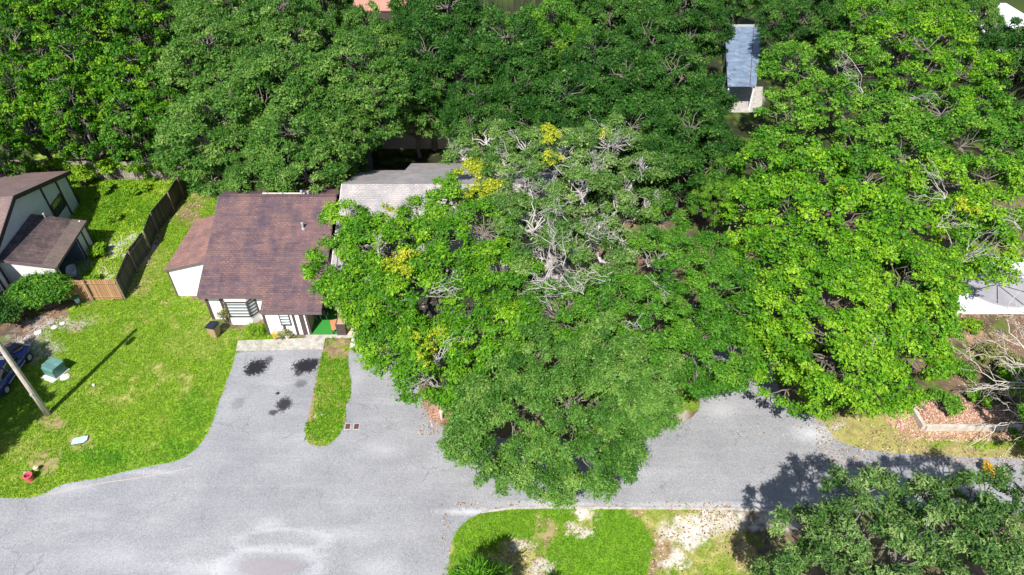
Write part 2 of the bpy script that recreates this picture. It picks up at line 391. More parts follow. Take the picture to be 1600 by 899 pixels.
xs = np.concatenate([[-900, -400, -200, -120, -80, -60], np.arange(-48, 50, .14), [60, 80, 120, 200, 400, 900]])
ys = np.concatenate([[-300, -100, -40, 0, 8], np.arange(12, 64, .14), np.arange(64, 100, .8), [110, 130, 180, 300, 600, 1500]])
GX, GY = np.meshgrid(xs, ys, indexing='ij')
V = np.stack([GX.ravel(), GY.ravel(), np.zeros(GX.size)], 1)
nx, ny = GX.shape; I = (np.arange(nx-1)[:, None]*ny+np.arange(ny-1)[None, :])
Fq = np.stack([I, I+ny, I+ny+1, I+1], -1).reshape(-1, 4)
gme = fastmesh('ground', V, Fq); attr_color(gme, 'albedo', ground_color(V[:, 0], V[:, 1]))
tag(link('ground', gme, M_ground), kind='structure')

# road material: pale worn asphalt with deposits and stains that lie on it
def roadmat():
    m, n, b = newmat('asphalt'); co = objco(n)
    sp = n.nodes.new('ShaderNodeSeparateXYZ'); n.links.new(co, sp.inputs[0]); X, Y = sp.outputs[0], sp.outputs[1]
    nb = noise(n, co, .35, 6, .6); nm = noise(n, co, 1.6, 6, .7); nf = noise(n, co, 22, 3, .8); nf2 = noise(n, co, 7, 4, .7)
    c = ramp(n, nb, [(.3, (.225, .23, .25)), (.7, (.30, .303, .32))])
    c = mixc(n, .75, c, ramp(n, nf, [(.35, (.5, .5, .5)), (.65, (1.4, 1.4, 1.4))]), 'MULTIPLY')
    c = mixc(n, .35, c, ramp(n, nf2, [(.35, (.7, .7, .7)), (.65, (1.2, 1.2, 1.2))]), 'MULTIPLY')
    # worn pale streaks along the street
    mp = N(n, 'Mapping'); mp.inputs['Scale'].default_value = (.18, 1.1, 1); n.links.new(co, mp.inputs[0])
    st = noise(n, mp.outputs[0], .9, 6, .7)
    c = mixc(n, ramp(n, st, [(.5, (0, 0, 0)), (.75, (.25, .25, .25))]), c, (.46, .465, .48))
    vo = N(n, 'TexVoronoi'); vo.feature = 'DISTANCE_TO_EDGE'; vo.inputs['Scale'].default_value = .42
    wv = N(n, 'VectorMath'); wv.operation = 'ADD'; n.links.new(co, wv.inputs[0]); wn_ = N(n, 'TexNoise'); wn_.inputs['Scale'].default_value = 1.7; wn_.inputs['Detail'].default_value = 5; n.links.new(co, wn_.inputs['Vector']); n.links.new(wn_.outputs['Color'], wv.inputs[1]); n.links.new(wv.outputs[0], vo.inputs['Vector'])
    ck = math_(n, 'MULTIPLY', math_(n, 'LESS_THAN', vo.outputs['Distance'], .010), ramp(n, noise(n, co, .25, 2), [(.5, (0, 0, 0)), (.62, (.5, .5, .5))]))
    c = mixc(n, ck, c, (.10, .10, .11))
    def blob(c, p, rx, ry, colr, amt, nz, warp=1.4, ring=None, sharp=4.0):
        x = math_(n, 'DIVIDE', math_(n, 'SUBTRACT', X, p.x), rx); y = math_(n, 'DIVIDE', math_(n, 'SUBTRACT', Y, p.y), ry)
        dd = math_(n, 'ADD', math_(n, 'MULTIPLY', x, x), math_(n, 'MULTIPLY', y, y))
        r = math_(n, 'ADD', math_(n, 'SQRT', dd), math_(n, 'MULTIPLY', math_(n, 'SUBTRACT', nz, .5), warp))
        if ring: r = math_(n, 'ABSOLUTE', math_(n, 'SUBTRACT', r, ring)); f = math_(n, 'MULTIPLY', math_(n, 'SUBTRACT', .25, r), 5*amt, True)
        else: f = math_(n, 'MULTIPLY', math_(n, 'SUBTRACT', 1.0, r), sharp, True); f = math_(n, 'MULTIPLY', f, amt)
        return mixc(n, f, c, colr)
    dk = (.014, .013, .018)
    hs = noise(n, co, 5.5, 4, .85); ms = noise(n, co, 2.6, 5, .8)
    ms2 = noise(n, co, 4.5, 6, .85); pale = (.56, .565, .59)
    for q, rx, ry, a in [((600, 705), 1.6, .7, .35), ((1270, 678), 1.5, .8, .8), ((1130, 640), 1.3, 1.2, .35), ((735, 800), 2.0, .25, .8), ((860, 790), 3.5, .35, .6), ((1100, 790), 6, .25, .6), ((555, 590), 1.1, 1.2, .25), ((420, 820), 1.0, .5, .45), ((520, 835), 2, .5, .3),
                         ((330, 890), 3.5, .7, .4), ((590, 890), 1.6, .8, .35), ((180, 870), 3.4, .9, .3), ((1000, 740), 3, .5, .25), ((110, 762), 1.4, .45, .4), ((240, 738), 2.0, .25, .35)]:
        c = blob(c, W(*q), rx*1.15, ry*1.15, pale, a*.75, ms2, 2.2, None, 1.1)
    p0 = W(420, 886)
    c = blob(c, p0, 3.1, 1.3, pale, .28, ms2, 1.1, ring=.8); c = blob(c, p0, 1.7, .55, (.26, .23, .25), .7, ms, .5)
    c = blob(c, W(440, 845), 2.6, .7, pale, .2, ms2, 1.2, ring=.9)
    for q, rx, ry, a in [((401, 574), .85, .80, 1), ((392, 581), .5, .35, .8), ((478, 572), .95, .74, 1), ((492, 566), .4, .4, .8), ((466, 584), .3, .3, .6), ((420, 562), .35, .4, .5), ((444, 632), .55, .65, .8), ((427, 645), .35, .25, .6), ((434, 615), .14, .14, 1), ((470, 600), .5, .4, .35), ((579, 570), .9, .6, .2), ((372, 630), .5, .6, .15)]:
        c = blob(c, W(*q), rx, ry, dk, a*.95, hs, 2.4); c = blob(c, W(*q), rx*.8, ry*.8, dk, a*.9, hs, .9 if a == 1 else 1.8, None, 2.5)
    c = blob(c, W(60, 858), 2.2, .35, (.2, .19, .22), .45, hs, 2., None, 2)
    n.links.new(c, b.inputs['Base Color']); b.inputs['Roughness'].default_value = .9; b.inputs['Specular IOR Level'].default_value = .25
    bump(n, b, nf, .4, .02); return m
M_road = roadmat()
RP = rounded([W(*p) for p in ROAD_PX], 2)
rp = [Vector((p.x, p.y, .012)) for p in densify(RP, .12, .028)]
bm = bmesh.new(); fv = [bm.verts.new(p) for p in rp]; bm.faces.new(fv); bmesh.ops.triangulate(bm, faces=bm.faces, ngon_method='EAR_CLIP')
me = bpy.data.meshes.new('road'); bm.to_mesh(me); bm.free(); tag(link('road', me, M_road), kind='structure')
for k, SP in enumerate(([(72, 774), (110, 765), (160, 755), (225, 746), (300, 731)], [(223, 747), (225, 734)], [(246, 743), (249, 730)])):
    mb = MB(); q = [W(*p) for p in SP]
    for a, b in zip(q[:-1], q[1:]): mb.beam(a+Vector((0, 0, .008)), b+Vector((0, 0, .008)), .045, .014)
    tag(mb.build('road_seam', plain('seam_fill', (.50, .42, .36), (.34, .29, .26), 6, .9)), kind='structure')
# island of grass between the two driveways
IP = [(p.x, p.y) for p in densify(rounded([W(*p) for p in ISL_PX], 1), .1, .03, 4)]
gx = np.arange(-15, -6, .07); gy = np.arange(22, 35, .07); A, B = np.meshgrid(gx, gy, indexing='ij')
V = np.stack([A.ravel(), B.ravel(), np.full(A.size, .022)], 1); nxx, nyy = A.shape
I = (np.arange(nxx-1)[:, None]*nyy+np.arange(nyy-1)[None, :]); Q = np.stack([I, I+nyy, I+nyy+1, I+1], -1).reshape(-1, 4)
cx = V[Q].mean(1); keep = inpoly(cx[:, 0], cx[:, 1], IP); Q = Q[keep]; used = np.unique(Q); mp_ = np.zeros(len(V), int); mp_[used] = np.arange(len(used))
ime = fastmesh('grass_island', V[used], mp_[Q]); attr_color(ime, 'albedo', ground_color(V[used][:, 0], V[used][:, 1], True))
tag(link('grass_island', ime, M_ground), kind='structure')
# concrete aprons, kerb line, thin seams
def flat(name, pts, z, m, th=.06):
    mb = MB(); mb.slab([Vector((p[0], p[1], z)) for p in pts], th); return tag(mb.build(name, m), kind='structure')
flat('concrete_apron', [W(372, 533), W(509, 528), W(505, 546), W(369, 549)], .045, concrete)
flat('concrete_apron', [W(550, 529), W(652, 529), W(655, 544), W(546, 544)], .045, concrete_pale)
flat('concrete_walk', [W(478, 524), W(640, 523), W(640, 528.5), W(478, 529)], .05, concrete)
KP = [W(p[0], p[1]+1.5) for p in ((755, 799), (800, 793), (860, 792), (960, 793), (1100, 794), (1260, 797), (1400, 799), (1600, 800))]
mb = MB()
for a, b in zip(KP[:-1], KP[1:]): mb.beam(a+Vector((0, 0, .02)), b+Vector((0, 0, .02)), .13, .06)
tag(mb.build('kerb', concrete), kind='structure')

# ------------------------------------------------------------------ grass blades (stuff)
def blades(name, polys, dens, hgt, mat_, wdt=.035, seed=5, cull=.0, excl=None, zoff=0.0, spread=.5):
    r = np.random.default_rng(seed); P = []
    for poly in polys:
        q = np.array([(W(*p).x, W(*p).y) for p in poly]); x0, y0 = q.min(0); x1, y1 = q.max(0)
        x0 = max(x0, -44); n = int((x1-x0)*(y1-y0)*dens); p = r.random((n, 2))*[x1-x0, y1-y0]+[x0, y0]
        P.append(p[inpoly(p[:, 0], p[:, 1], [tuple(a) for a in q])])
    P = np.concatenate(P)
    C = ground_color(P[:, 0], P[:, 1]) if excl != 'island' else ground_color(P[:, 0], P[:, 1], True)
    green = (C[:, 1]/(C[:, 0]+1e-6)); keep = (green+r.random(len(P))*.25) > 1.17+cull
    if excl != 'island':
        RPn = [(p.x, p.y) for p in rp[::3]]; near = inpoly(P[:, 0]+r.normal(0, .07, len(P)), P[:, 1]+r.normal(0, .07, len(P)), RPn); keep &= ~near
    P = P[keep]; C = C[keep]; green = green[keep]; n = len(P)
    a = r.random(n)*2*PI; h = hgt*(.5+r.random(n)); lean = r.normal(0, 1.1, (n, 2))*h[:, None]
    dx = np.stack([np.cos(a), np.sin(a)], 1)*wdt*(.6+.8*r.random(n))[:, None]
    v0 = np.c_[P-dx, np.full(n, zoff)]; v1 = np.c_[P+dx, np.full(n, zoff)]; v2 = np.c_[P+lean, zoff+h]
    Vv = np.stack([v0, v1, v2], 1).reshape(-1, 3)
    me = fastmesh(name, Vv, np.arange(3*n).reshape(-1, 3))
    t = np.clip(.45+(1.6-green)*.5+(C[:, 0]-.16)*1.2+r.normal(0, .12, n), 0, 1)
    at = me.attributes.new('tint', 'FLOAT', 'POINT'); at.data.foreach_set('value', np.repeat(t, 3).astype(np.float32))
    return tag(link(name, me, mat_), kind='stuff')
tag(blades('lawn_grass', [LAWN], 330, .06, L_grass), 'short green and straw lawn grass around the pole and trash bins', 'grass')
tag(blades('yard_grass', [YARD], 260, .13, L_weed, .06, 6), 'rough long grass filling the fenced back yard', 'grass')
tag(blades('verge_grass', [VERGE, RVERGE, [(1035, 600), (1100, 600), (1100, 660), (1030, 670)]], 420, .055, L_grass, .03, 7), 'mown verge grass along the lower road edge', 'grass')
tag(blades('island_grass', [ISL_PX], 420, .08, L_grass, .035, 8, excl='island', zoff=.02), 'grass on the narrow strip between two driveways', 'grass')

def litter(name, label, polys, dens, m, size, seed, z=.02, mode='dry'):
    r = np.random.default_rng(seed); P = []
    for poly in polys:
        q = np.array([(W(*p).x, W(*p).y) for p in poly]); x0, y0 = q.min(0); x1, y1 = q.max(0)
        n = int((x1-x0)*(y1-y0)*dens); p = r.random((n, 2))*[x1-x0, y1-y0]+[x0, y0]; P.append(p[inpoly(p[:, 0], p[:, 1], [tuple(a) for a in q])])
    P = np.concatenate(P); C = ground_color(P[:, 0], P[:, 1]); g = C[:, 1]/C[:, 0]
    nz = fbm(P[:, 0], P[:, 1], 1.1, 15)
    if mode == 'dry': P = P[(g < 1.15) & (nz+r.normal(0, .08, len(P)) > .45)]
    n = len(P); a = r.random(n)*6.283; t = r.normal(0, .3, (n, 2)); s_ = size*(.5+r.random(n))
    A = np.stack([np.cos(a)*s_, np.sin(a)*s_, t[:, 0]*s_], 1); B = np.stack([-np.sin(a)*s_*.6, np.cos(a)*s_*.6, t[:, 1]*s_], 1); c = np.c_[P, np.full(n, z)+r.random(n)*.03]
    me = fastmesh(name, np.stack([c-A, c+B, c+A, c-B], 1).reshape(-1, 3), np.arange(4*n).reshape(-1, 4))
    at = me.attributes.new('tint', 'FLOAT', 'POINT'); at.data.foreach_set('value', np.repeat(r.random(n), 4).astype(np.float32))
    return tag(link(name, me, m), label, 'leaf litter', kind='stuff')
L_litter = leafmat('dry_leaf', (.10, .06, .035), (.30, .19, .12), (.52, .40, .30), .05, .8)
L_pinklit = leafmat('mulch_chip', (.28, .13, .09), (.50, .29, .21), (.62, .45, .36), .0, .8)
litter('dry_leaves', 'scattered brown dry leaves over the verges and bare soil', [VERGE, RVERGE, [(1480, 490), (1620, 490), (1620, 640), (1480, 640)], [(655, 620), (710, 620), (710, 680), (655, 680)], [(0, 490), (130, 490), (130, 560), (0, 560)], [(100, 440), (330, 300), (345, 470), (230, 480)]], 70, L_litter, .055, 61)
litter('mulch_chips', 'pinkish brown wood chips inside and below the timber edged bed', [[(1395, 628), (1432, 615), (1600, 640), (1600, 690), (1440, 690), (1400, 670)]], 260, L_pinklit, .05, 62, mode='all')
litter('road_debris', 'sparse leaves and grit on the right end of the road', [[(1420, 712), (1600, 718), (1600, 760), (1440, 745)], [(1060, 640), (1290, 655), (1330, 700), (1100, 680)], [(800, 785), (1260, 785), (1260, 800), (800, 800)]], 5, L_litter, .05, 63, .03, 'all')
# ------------------------------------------------------------------ foliage
def leaves(CL, L, Wd, cover, r, squash=.75, down=.25, needle=False):
    """CL: list of (center, radius, tint); returns mesh arrays"""
    Ps, Ns, Ts = [], [], []
    for c, R, tn in CL:
        n = max(6, int(cover*2*PI*R*R/(L*Wd*.6)))
        k = 9 if n > 40 else 4; m = max(2, n//k); n = m*k
        ds = r.normal(0, 1, (m, 3)); ds /= np.linalg.norm(ds, axis=1, keepdims=True)
        low = ds[:, 2] < -down; ds[low, 2] *= -1
        reach = R*(.72+.5*r.random(m)**1.3); tt = np.linspace(.42, 1, k)[None, :]+r.normal(0, .05, (m, k))
        dv = np.repeat(ds, k, 0); rad = (reach[:, None]*tt).ravel()
        jit = r.normal(0, L*.42, (n, 3))
        Ps.append(np.asarray(c)+(dv*rad[:, None]+jit)*[1, 1, squash]); Ns.append(dv+jit/(L+.02)*.5)
        Ts.append(np.clip(tn+np.repeat(r.normal(0, .12, m), k)+r.normal(0, .11, n), 0, 1))
    P = np.concatenate(Ps); D = np.concatenate(Ns); T = np.concatenate(Ts); n = len(P)
    Nn = D*.55+r.normal(0, .55, (n, 3))+[0, 0, .35]; Nn /= np.linalg.norm(Nn, axis=1, keepdims=True)
    if needle: A = D+r.normal(0, .25, (n, 3)); A /= np.linalg.norm(A, axis=1, keepdims=True)
    else:
        A = np.cross(Nn, r.normal(0, .7, (n, 3))+np.cross(D, Nn)); A /= np.linalg.norm(A, axis=1, keepdims=True)
    B = np.cross(Nn, A); B /= np.linalg.norm(B, axis=1, keepdims=True)
    s = np.exp(r.normal(0, .32, n))[:, None]
    A = A*L*.5*s; B = B*Wd*.5*s
    V = np.stack([P-A, P+B+A*.15, P+A, P-B+A*.15], 1).reshape(-1, 3)
    return V, np.arange(4*n).reshape(-1, 4), np.repeat(T, 4)
def leafmesh(name, V, Fq, T):
    me = fastmesh(name, V, Fq); at = me.attributes.new('tint', 'FLOAT', 'POINT'); at.data.foreach_set('value', T.astype(np.float32)); return me
def clumps(lobes, r, cr, dens=1.0, cut=.80):
    out = []; Cn = [np.array(l[:3], float) for l in lobes]; Rn = [l[3] for l in lobes]
    for c, R in zip(Cn, Rn):
        n = int(dens*2*PI*R*R*1.0/(PI*cr*cr)); got = []
        for _ in range(n*5):
            if len(got) >= n: break
            dv = r.normal(0, 1, 3); dv /= np.linalg.norm(dv)
            if dv[2] < -.35: continue
            p = c+dv*R*(.78+.3*r.random())*np.array([1, 1, .8])
            if any(np.linalg.norm((p-c2)/np.array([1, 1, .8])) < cut*R2 for c2, R2 in zip(Cn, Rn) if c2 is not c): continue
            if any(np.linalg.norm(p-q) < cr*.72 for q in got): continue
            got.append(p)
        out += got
    return out
def bare_spray(p, r, size, polys, up=None, n=6):
    """a leafless pale limb that forks again and again in one general direction"""
    main = r.normal(0, .8, 3)*[1, 1, .3]+(up if up is not None else [0, 0, .35]); main /= np.linalg.norm(main)
    for _ in range(n):
        dv = main+r.normal(0, .38, 3); dv /= np.linalg.norm(dv); L = size*(.8+.9*r.random())
        P = wobble(p-main*size*.3, p+dv*L, 8, .11, .12, r); rad = .016+.012*r.random()
        polys.append((P, np.linspace(rad, .009, 8)))
        for k in (2, 3, 4, 5, 6):
            dv2 = dv+r.normal(0, .55, 3); dv2 /= np.linalg.norm(dv2)
            Q = wobble(P[k], P[k]+dv2*L*(.2+.35*r.random()), 5, .12, 0, r); polys.append((Q, np.linspace(rad*.5, .007, 5)))
def make_tree(name, label, lobes, base, lm, bm_=bark, leaf=(.17, .11), cr=.8, cover=1.0, seed=1, dens=1.0, bare=0.0, sprays=(), yellow=(), trunk_r=.32, group=None, cat='tree', holes=(), tone=.45, tonev=.19, fork=.35, origin=None, squash=.75, twig=True, ymat=None):
    r = np.random.default_rng(seed); o = np.array(base, float) if origin is None else np.array(origin, float)
    root = thing(name, label, cat, tuple(o), 0, group)
    lob = [(l[0]-o[0], l[1]-o[1], l[2]-o[2], l[3]) for l in lobes]
    cen = clumps(lob, r, cr, dens); hol = [(np.array(h[0])-o, h[1]) for h in holes]
    cen = [c for c in cen if all(np.linalg.norm((c-h)*[1, 1, .5]) > hr for h, hr in hol)]
    zm = np.mean([l[2] for l in lob]); mc = np.mean([[l[0], l[1]] for l in lob], 0)
    polys = []; fk = np.array([mc[0]*.35, mc[1]*.35, zm*fork])
    tp = wobble((0, 0, -.05), fk, 6, .03, 0, r); polys.append((tp, np.linspace(trunk_r*1.2, trunk_r*.8, 6)))
    nodes = []
    for l in lob:
        e = np.array(l[:3]); L = np.linalg.norm(e-fk); P = wobble(fk, e, 8, .06, .08, r)
        polys.append((P, np.linspace(trunk_r*.55, trunk_r*.2, 8))); nodes += [P[k] for k in range(3, 8)]
    nodes = np.array(nodes)
    small = []; CL = []; barep = []
    for c in cen:
        dd = np.linalg.norm(nodes-c, axis=1); q = nodes[np.argmin(dd+.3*r.random(len(dd)))]
        P = wobble(q, c, 5, .09, 0, r); small.append((P, np.linspace(.055, .022, 5)))
        isb = r.random() < bare
        if isb: bb = []; bare_spray(c-(c-q)*.2, r, cr*1.1, bb, None, 3); barep.append(bb)
        R = cr*(.7+.6*r.random())
        if not isb or r.random() < .45: CL.append((c, R*(.75 if isb else 1), np.clip(tone+r.normal(0, tonev), .05, .92)))
        if twig:
            for _ in range(2):
                dv = r.normal(0, 1, 3); dv[2] = abs(dv[2]); dv /= np.linalg.norm(dv)
                small.append((wobble(c, c+dv*R*.95, 4, .1, 0, r), np.linspace(.018, .007, 4)))
    V, Fq = tubes(polys, 8); V2, F2 = tubes(small, 4)
    tm = fastmesh('trunk', np.concatenate([V, V2]), np.concatenate([Fq, F2+len(V)]))
    link('trunk', tm, bm_, root)
    link('crown', leafmesh('crown', *leaves(CL, leaf[0], leaf[1], cover, r, squash)), lm, root)
    for s in sprays:
        p = np.array(s[0])-o-[0, 0, .15]; bb = []; bare_spray(p, r, s[1], bb, None, max(3, (s[2] if len(s) > 2 else 8)//2))
        q = nodes[np.argmin(np.linalg.norm(nodes-p, axis=1))]; bb.append((wobble(q, p, 6, .09, .05, r), np.linspace(.045, .02, 6))); barep.append(bb)
    for bb in barep[:60]: link('bare_branch', fastmesh('bare_branch', *tubes(bb, 4)), bark_pale, root)
    if len(yellow):
        YC = []
        for y in yellow:
            p = np.array(y[0])-o
            for _ in range(y[2] if len(y) > 2 else 8): YC.append((p+r.normal(0, y[1]*.55, 3)*[1, 1, .5], y[1]*(.45+.4*r.random()), .4+r.normal(0, .2)))
        link('yellow_foliage', leafmesh('yellow_foliage', *leaves(YC, leaf[0]*.85, leaf[1]*.85, .5, r)), ymat or L_yellow, root)
    return root
def LB(lst): return [(*W(a, b, z), R) for a, b, z, R in lst]
def P3(a, b, z): return tuple(W(a, b, z))

# foreground trees, each its own crown
make_tree('shade_tree', 'bright green tree with yellow sprays overhanging the brown roof and second driveway', LB([(540, 345, 6.6, 1.5), (532, 425, 6, 2.1), (592, 488, 5.6, 1.75), (522, 448, 5.6, 1.2), (620, 535, 5.4, 2.0), (672, 590, 5, 1.8), (722, 606, 5.2, 1.7), (610, 400, 8, 2.6), (690, 460, 8.5, 2.8), (690, 390, 8.5, 2.3), (655, 345, 7.6, 1.5), (640, 470, 7.5, 2.4), (755, 530, 7.6, 2.5), (780, 450, 8.2, 2.3), (700, 540, 7.2, 2.2), (590, 450, 6.8, 2.2), (575, 380, 7, 1.8), (700, 325, 8, 1.5), (755, 370, 8.4, 2.2), (592, 535, 4.8, 1.2), (610, 560, 4.4, 1.3), (700, 295, 8.3, 1.0)]),
          W(700, 610), L_bright, leaf=(.125, .075), cr=.6, cover=1.2, seed=11, bare=.015, holes=[(P3(610, 330, 8), .6), (P3(685, 550, 8.2), .5), (P3(650, 335, 8), .5)], tone=.42,
          yellow=[(P3(640, 415, 10.6), .7), (P3(655, 408, 10.5), .5), (P3(735, 268, 9.4), .9), (P3(765, 295, 9.6), .8), (P3(670, 530, 8.7), .5), (P3(665, 555, 7.8), .5), (P3(590, 500, 7.3), .35), (P3(690, 518, 9), .4), (P3(610, 330, 8.5), .4)],
          sprays=[(P3(690, 555, 8.4), 1.1, 12), (P3(590, 385, 10), .9), (P3(640, 330, 8.4), 1.1, 12), (P3(605, 320, 8), .8), (P3(660, 385, 10.4), 1.0), (P3(680, 455, 10.8), 1.0), (P3(555, 330, 7.6), .6), (P3(540, 385, 8), .7), (P3(680, 600, 6.3), .9), (P3(565, 440, 7.8), .7)])
make_tree('oak_tree', 'grey green thinning oak with many bare white limbs behind the bright yellow sprayed tree', LB([(760, 225, 8.6, 1.9), (725, 250, 8, 1.3), (800, 285, 9, 2.0), (880, 245, 9.6, 1.9), (950, 230, 9.6, 2.2), (1005, 265, 8.6, 1.5), (910, 310, 9.5, 2.2), (835, 360, 9, 2.1), (965, 330, 8.8, 1.9), (790, 335, 8.4, 1.9), (740, 330, 7.6, 1.5), (900, 400, 9, 2.2), (850, 440, 8.6, 2.0), (1010, 330, 7.6, 1.4), (1000, 390, 7.8, 1.6), (820, 235, 8.4, 1.6), (950, 420, 8.4, 1.8)]),
          W(890, 470), L_grey, bark_pale, leaf=(.115, .06), cr=.6, cover=1.15, seed=12, bare=.10, dens=1.05, holes=[(P3(925, 385, 10), 1.25), (P3(890, 430, 10), .9), (P3(985, 305, 9.5), 1.0), (P3(930, 265, 11), .7), (P3(880, 300, 10.5), .6), (P3(760, 330, 8.5), .9), (P3(1000, 410, 9), .6), (P3(850, 400, 10), .5)], trunk_r=.4,
          yellow=[(P3(860, 215, 11.5), .6, 9), (P3(858, 245, 11), .45), (P3(855, 200, 11.6), .4), (P3(750, 265, 9.6), .6), (P3(740, 300, 9), .6, 9), (P3(940, 210, 11.8), .3, 4)],
          sprays=[(P3(955, 225, 11), 1.5, 14), (P3(925, 270, 11), 1.5, 12), (P3(870, 260, 11), 1.2, 9), (P3(980, 300, 9.5), 1.2, 14), (P3(925, 365, 10.6), 1.6, 10), (P3(880, 405, 10.6), 1.2, 6), (P3(945, 435, 10), 1.2, 8), (P3(860, 445, 10), 1.2, 6), (P3(830, 300, 10.5), .9), (P3(880, 335, 10.8), 1.1), (P3(745, 330, 8.5), 1.2, 12), (P3(1000, 250, 10), 1.1, 10), (P3(790, 240, 10), .9), (P3(905, 450, 10), 1.2, 10), (P3(860, 380, 10.8), 1.1, 9)])
make_tree('oak_tree', 'drooping green oak hanging low over the road to the verge kerb', LB([(742, 705, 4.6, 1.55), (800, 650, 6.2, 2.2), (775, 742, 3.6, 1.0), (835, 725, 4.6, 1.6), (868, 752, 3.9, 1.1), (905, 705, 5, 1.8), (948, 735, 4.3, 1.25), (890, 640, 6.8, 2.5), (975, 640, 6, 2.0), (1025, 640, 5.2, 1.2), (850, 570, 7.4, 2.4), (935, 560, 7.6, 2.5), (1000, 585, 6.7, 2.0), (795, 590, 6.8, 2.0), (770, 640, 5.5, 1.8), (960, 690, 4.8, 1.3)]),
          W(900, 600), L_oak, leaf=(.115, .05), cr=.52, cover=1.3, seed=13, tone=.5, trunk_r=.42, squash=.95, bare=.0, holes=[(P3(800, 690, 6.2), .45), (P3(835, 625, 8.5), .45), (P3(915, 740, 5), .4), (P3(880, 520, 9.5), .6)])
make_tree('oak_tree', 'medium green oak between the white limbed oak and the vivid green crowns', LB([(1035, 350, 7, 1.4), (1035, 430, 8, 2.5), (1110, 470, 7.5, 2.5), (1010, 505, 8, 2.3), (1080, 555, 6.6, 2.2), (1145, 560, 5.2, 1.6), (1118, 400, 6.8, 1.5), (1165, 490, 6, 1.7), (960, 480, 8.2, 1.9), (880, 500, 8, 2.0), (1120, 590, 5, 1.2)]),
          W(1060, 520), L_mid, leaf=(.115, .062), cr=.56, cover=1.25, seed=14, bare=.01, tone=.42, sprays=[(P3(990, 505, 9.8), .8, 7), (P3(1035, 450, 10), .8, 6), (P3(1170, 350, 6), .8, 7), (P3(1015, 410, 9.6), .9, 7)])
make_tree('shade_tree', 'vivid yellow green broad tree shading the third driveway entrance', LB([(1215, 560, 5.5, 1.9), (1225, 490, 7, 2.5), (1230, 610, 4.3, 1.45), (1295, 560, 7.2, 2.6), (1290, 480, 8.2, 2.8), (1345, 590, 5.6, 2.0), (1360, 510, 7.6, 2.5), (1330, 628, 3.8, 1.0), (1270, 628, 3.7, .9), (1300, 420, 8.6, 2.4), (1318, 598, 5.8, 1.6), (1305, 535, 7.8, 1.8)]),
          W(1290, 560), L_bright, leaf=(.135, .085), cr=.58, cover=1.15, seed=15, bare=.0, tone=.58, tonev=.2, sprays=[(P3(1340, 565, 7.8), 1.2, 7)])
make_tree('shade_tree', 'vivid green tree left of the pool with its edge over the mulch bed', LB([(1410, 560, 5.5, 1.9), (1428, 500, 6.8, 2.0), (1400, 450, 8.3, 2.6), (1448, 565, 4.6, 1.1), (1400, 608, 4.4, 1.4), (1450, 430, 7.5, 1.9), (1360, 420, 8.6, 2.2)]),
          W(1420, 530), L_bright, leaf=(.135, .085), cr=.58, cover=1.15, seed=16, bare=.0, tone=.6, tonev=.2)
make_tree('shade_tree', 'bright green tree at right centre behind the tree with driveway shade', LB([(1200, 400, 7, 2.2), (1240, 340, 8.5, 2.6), (1180, 330, 7, 1.9), (1310, 350, 9, 2.7), (1270, 280, 9, 2.5), (1190, 268, 7.6, 2.0), (1350, 290, 9, 2.3), (1250, 400, 8, 2.2), (1380, 350, 8.6, 2.2)]),
          W(1270, 370), L_bright, leaf=(.16, .11), cr=.7, cover=1.0, seed=17, bare=.0, tone=.4, tonev=.2, yellow=[(P3(1320, 300, 11.2), .5, 4)])
make_tree('shade_tree', 'yellowish green thinner tree with bare twigs above the pool', LB([(1500, 340, 7.5, 2.1), (1470, 290, 8.5, 2.2), (1540, 385, 6.2, 1.7), (1480, 400, 6.6, 1.8), (1570, 330, 7, 2.0), (1430, 330, 8, 1.9), (1540, 280, 8, 2.0), (1585, 388, 5.4, 1.1), (1525, 428, 4.6, 1.2), (1570, 420, 4.4, 1.1), (1485, 440, 4.6, 1.2)]),
          W(1510, 370), L_bright, leaf=(.15, .105), cr=.68, cover=.85, seed=18, bare=.05, tone=.62, tonev=.2, yellow=[(P3(1510, 330, 9.4), .6, 5)],
          sprays=[(P3(1470, 300, 10), 1.4, 12), (P3(1475, 350, 9), 1.0, 9), (P3(1510, 400, 7.5), 1.4, 14), (P3(1590, 350, 8), 1.2, 9)])
make_tree('shade_tree', 'vivid green crown in the upper right crossed by arching grey limbs', LB([(1230, 190, 8.5, 2.4), (1300, 170, 9.4, 2.8), (1240, 110, 9, 2.8), (1380, 190, 9, 2.6), (1320, 100, 9.6, 2.9), (1205, 228, 7.2, 1.5), (1410, 250, 8.6, 2.3), (1340, 235, 8.6, 2.2)]),
          W(1300, 170), L_mid, leaf=(.15, .105), cr=.68, cover=.95, seed=19, bare=.0, tone=.62, tonev=.2, sprays=[(P3(1345, 135, 12), 1.6, 5), (P3(1430, 150, 11.5), 1.4, 4)])
make_tree('shade_tree', 'vivid green crown nearest the top right white roofs', LB([(1400, 60, 9.6, 2.8), (1470, 60, 9.6, 2.8), (1430, 130, 9.2, 2.7), (1500, 120, 9, 2.6), (1360, 30, 9.5, 2.3), (1540, 110, 7.6, 1.9), (1470, 180, 8.6, 2.4), (1540, 170, 8, 2.0)]),
          W(1450, 110), L_bright, leaf=(.15, .105), cr=.68, cover=.95, seed=20, bare=.0, tone=.5, tonev=.2)
make_tree('shade_tree', 'bright green tree at the right edge below the pale sand patch', LB([(1500, 230, 8.6, 2.5), (1560, 245, 8, 2.4), (1600, 210, 8, 2.2), (1430, 225, 8.6, 2.0), (1610, 290, 7, 2.2)]),
          W(1540, 240), L_mid, leaf=(.16, .11), cr=.7, cover=.9, seed=21, bare=.01, tone=.5, tonev=.2)
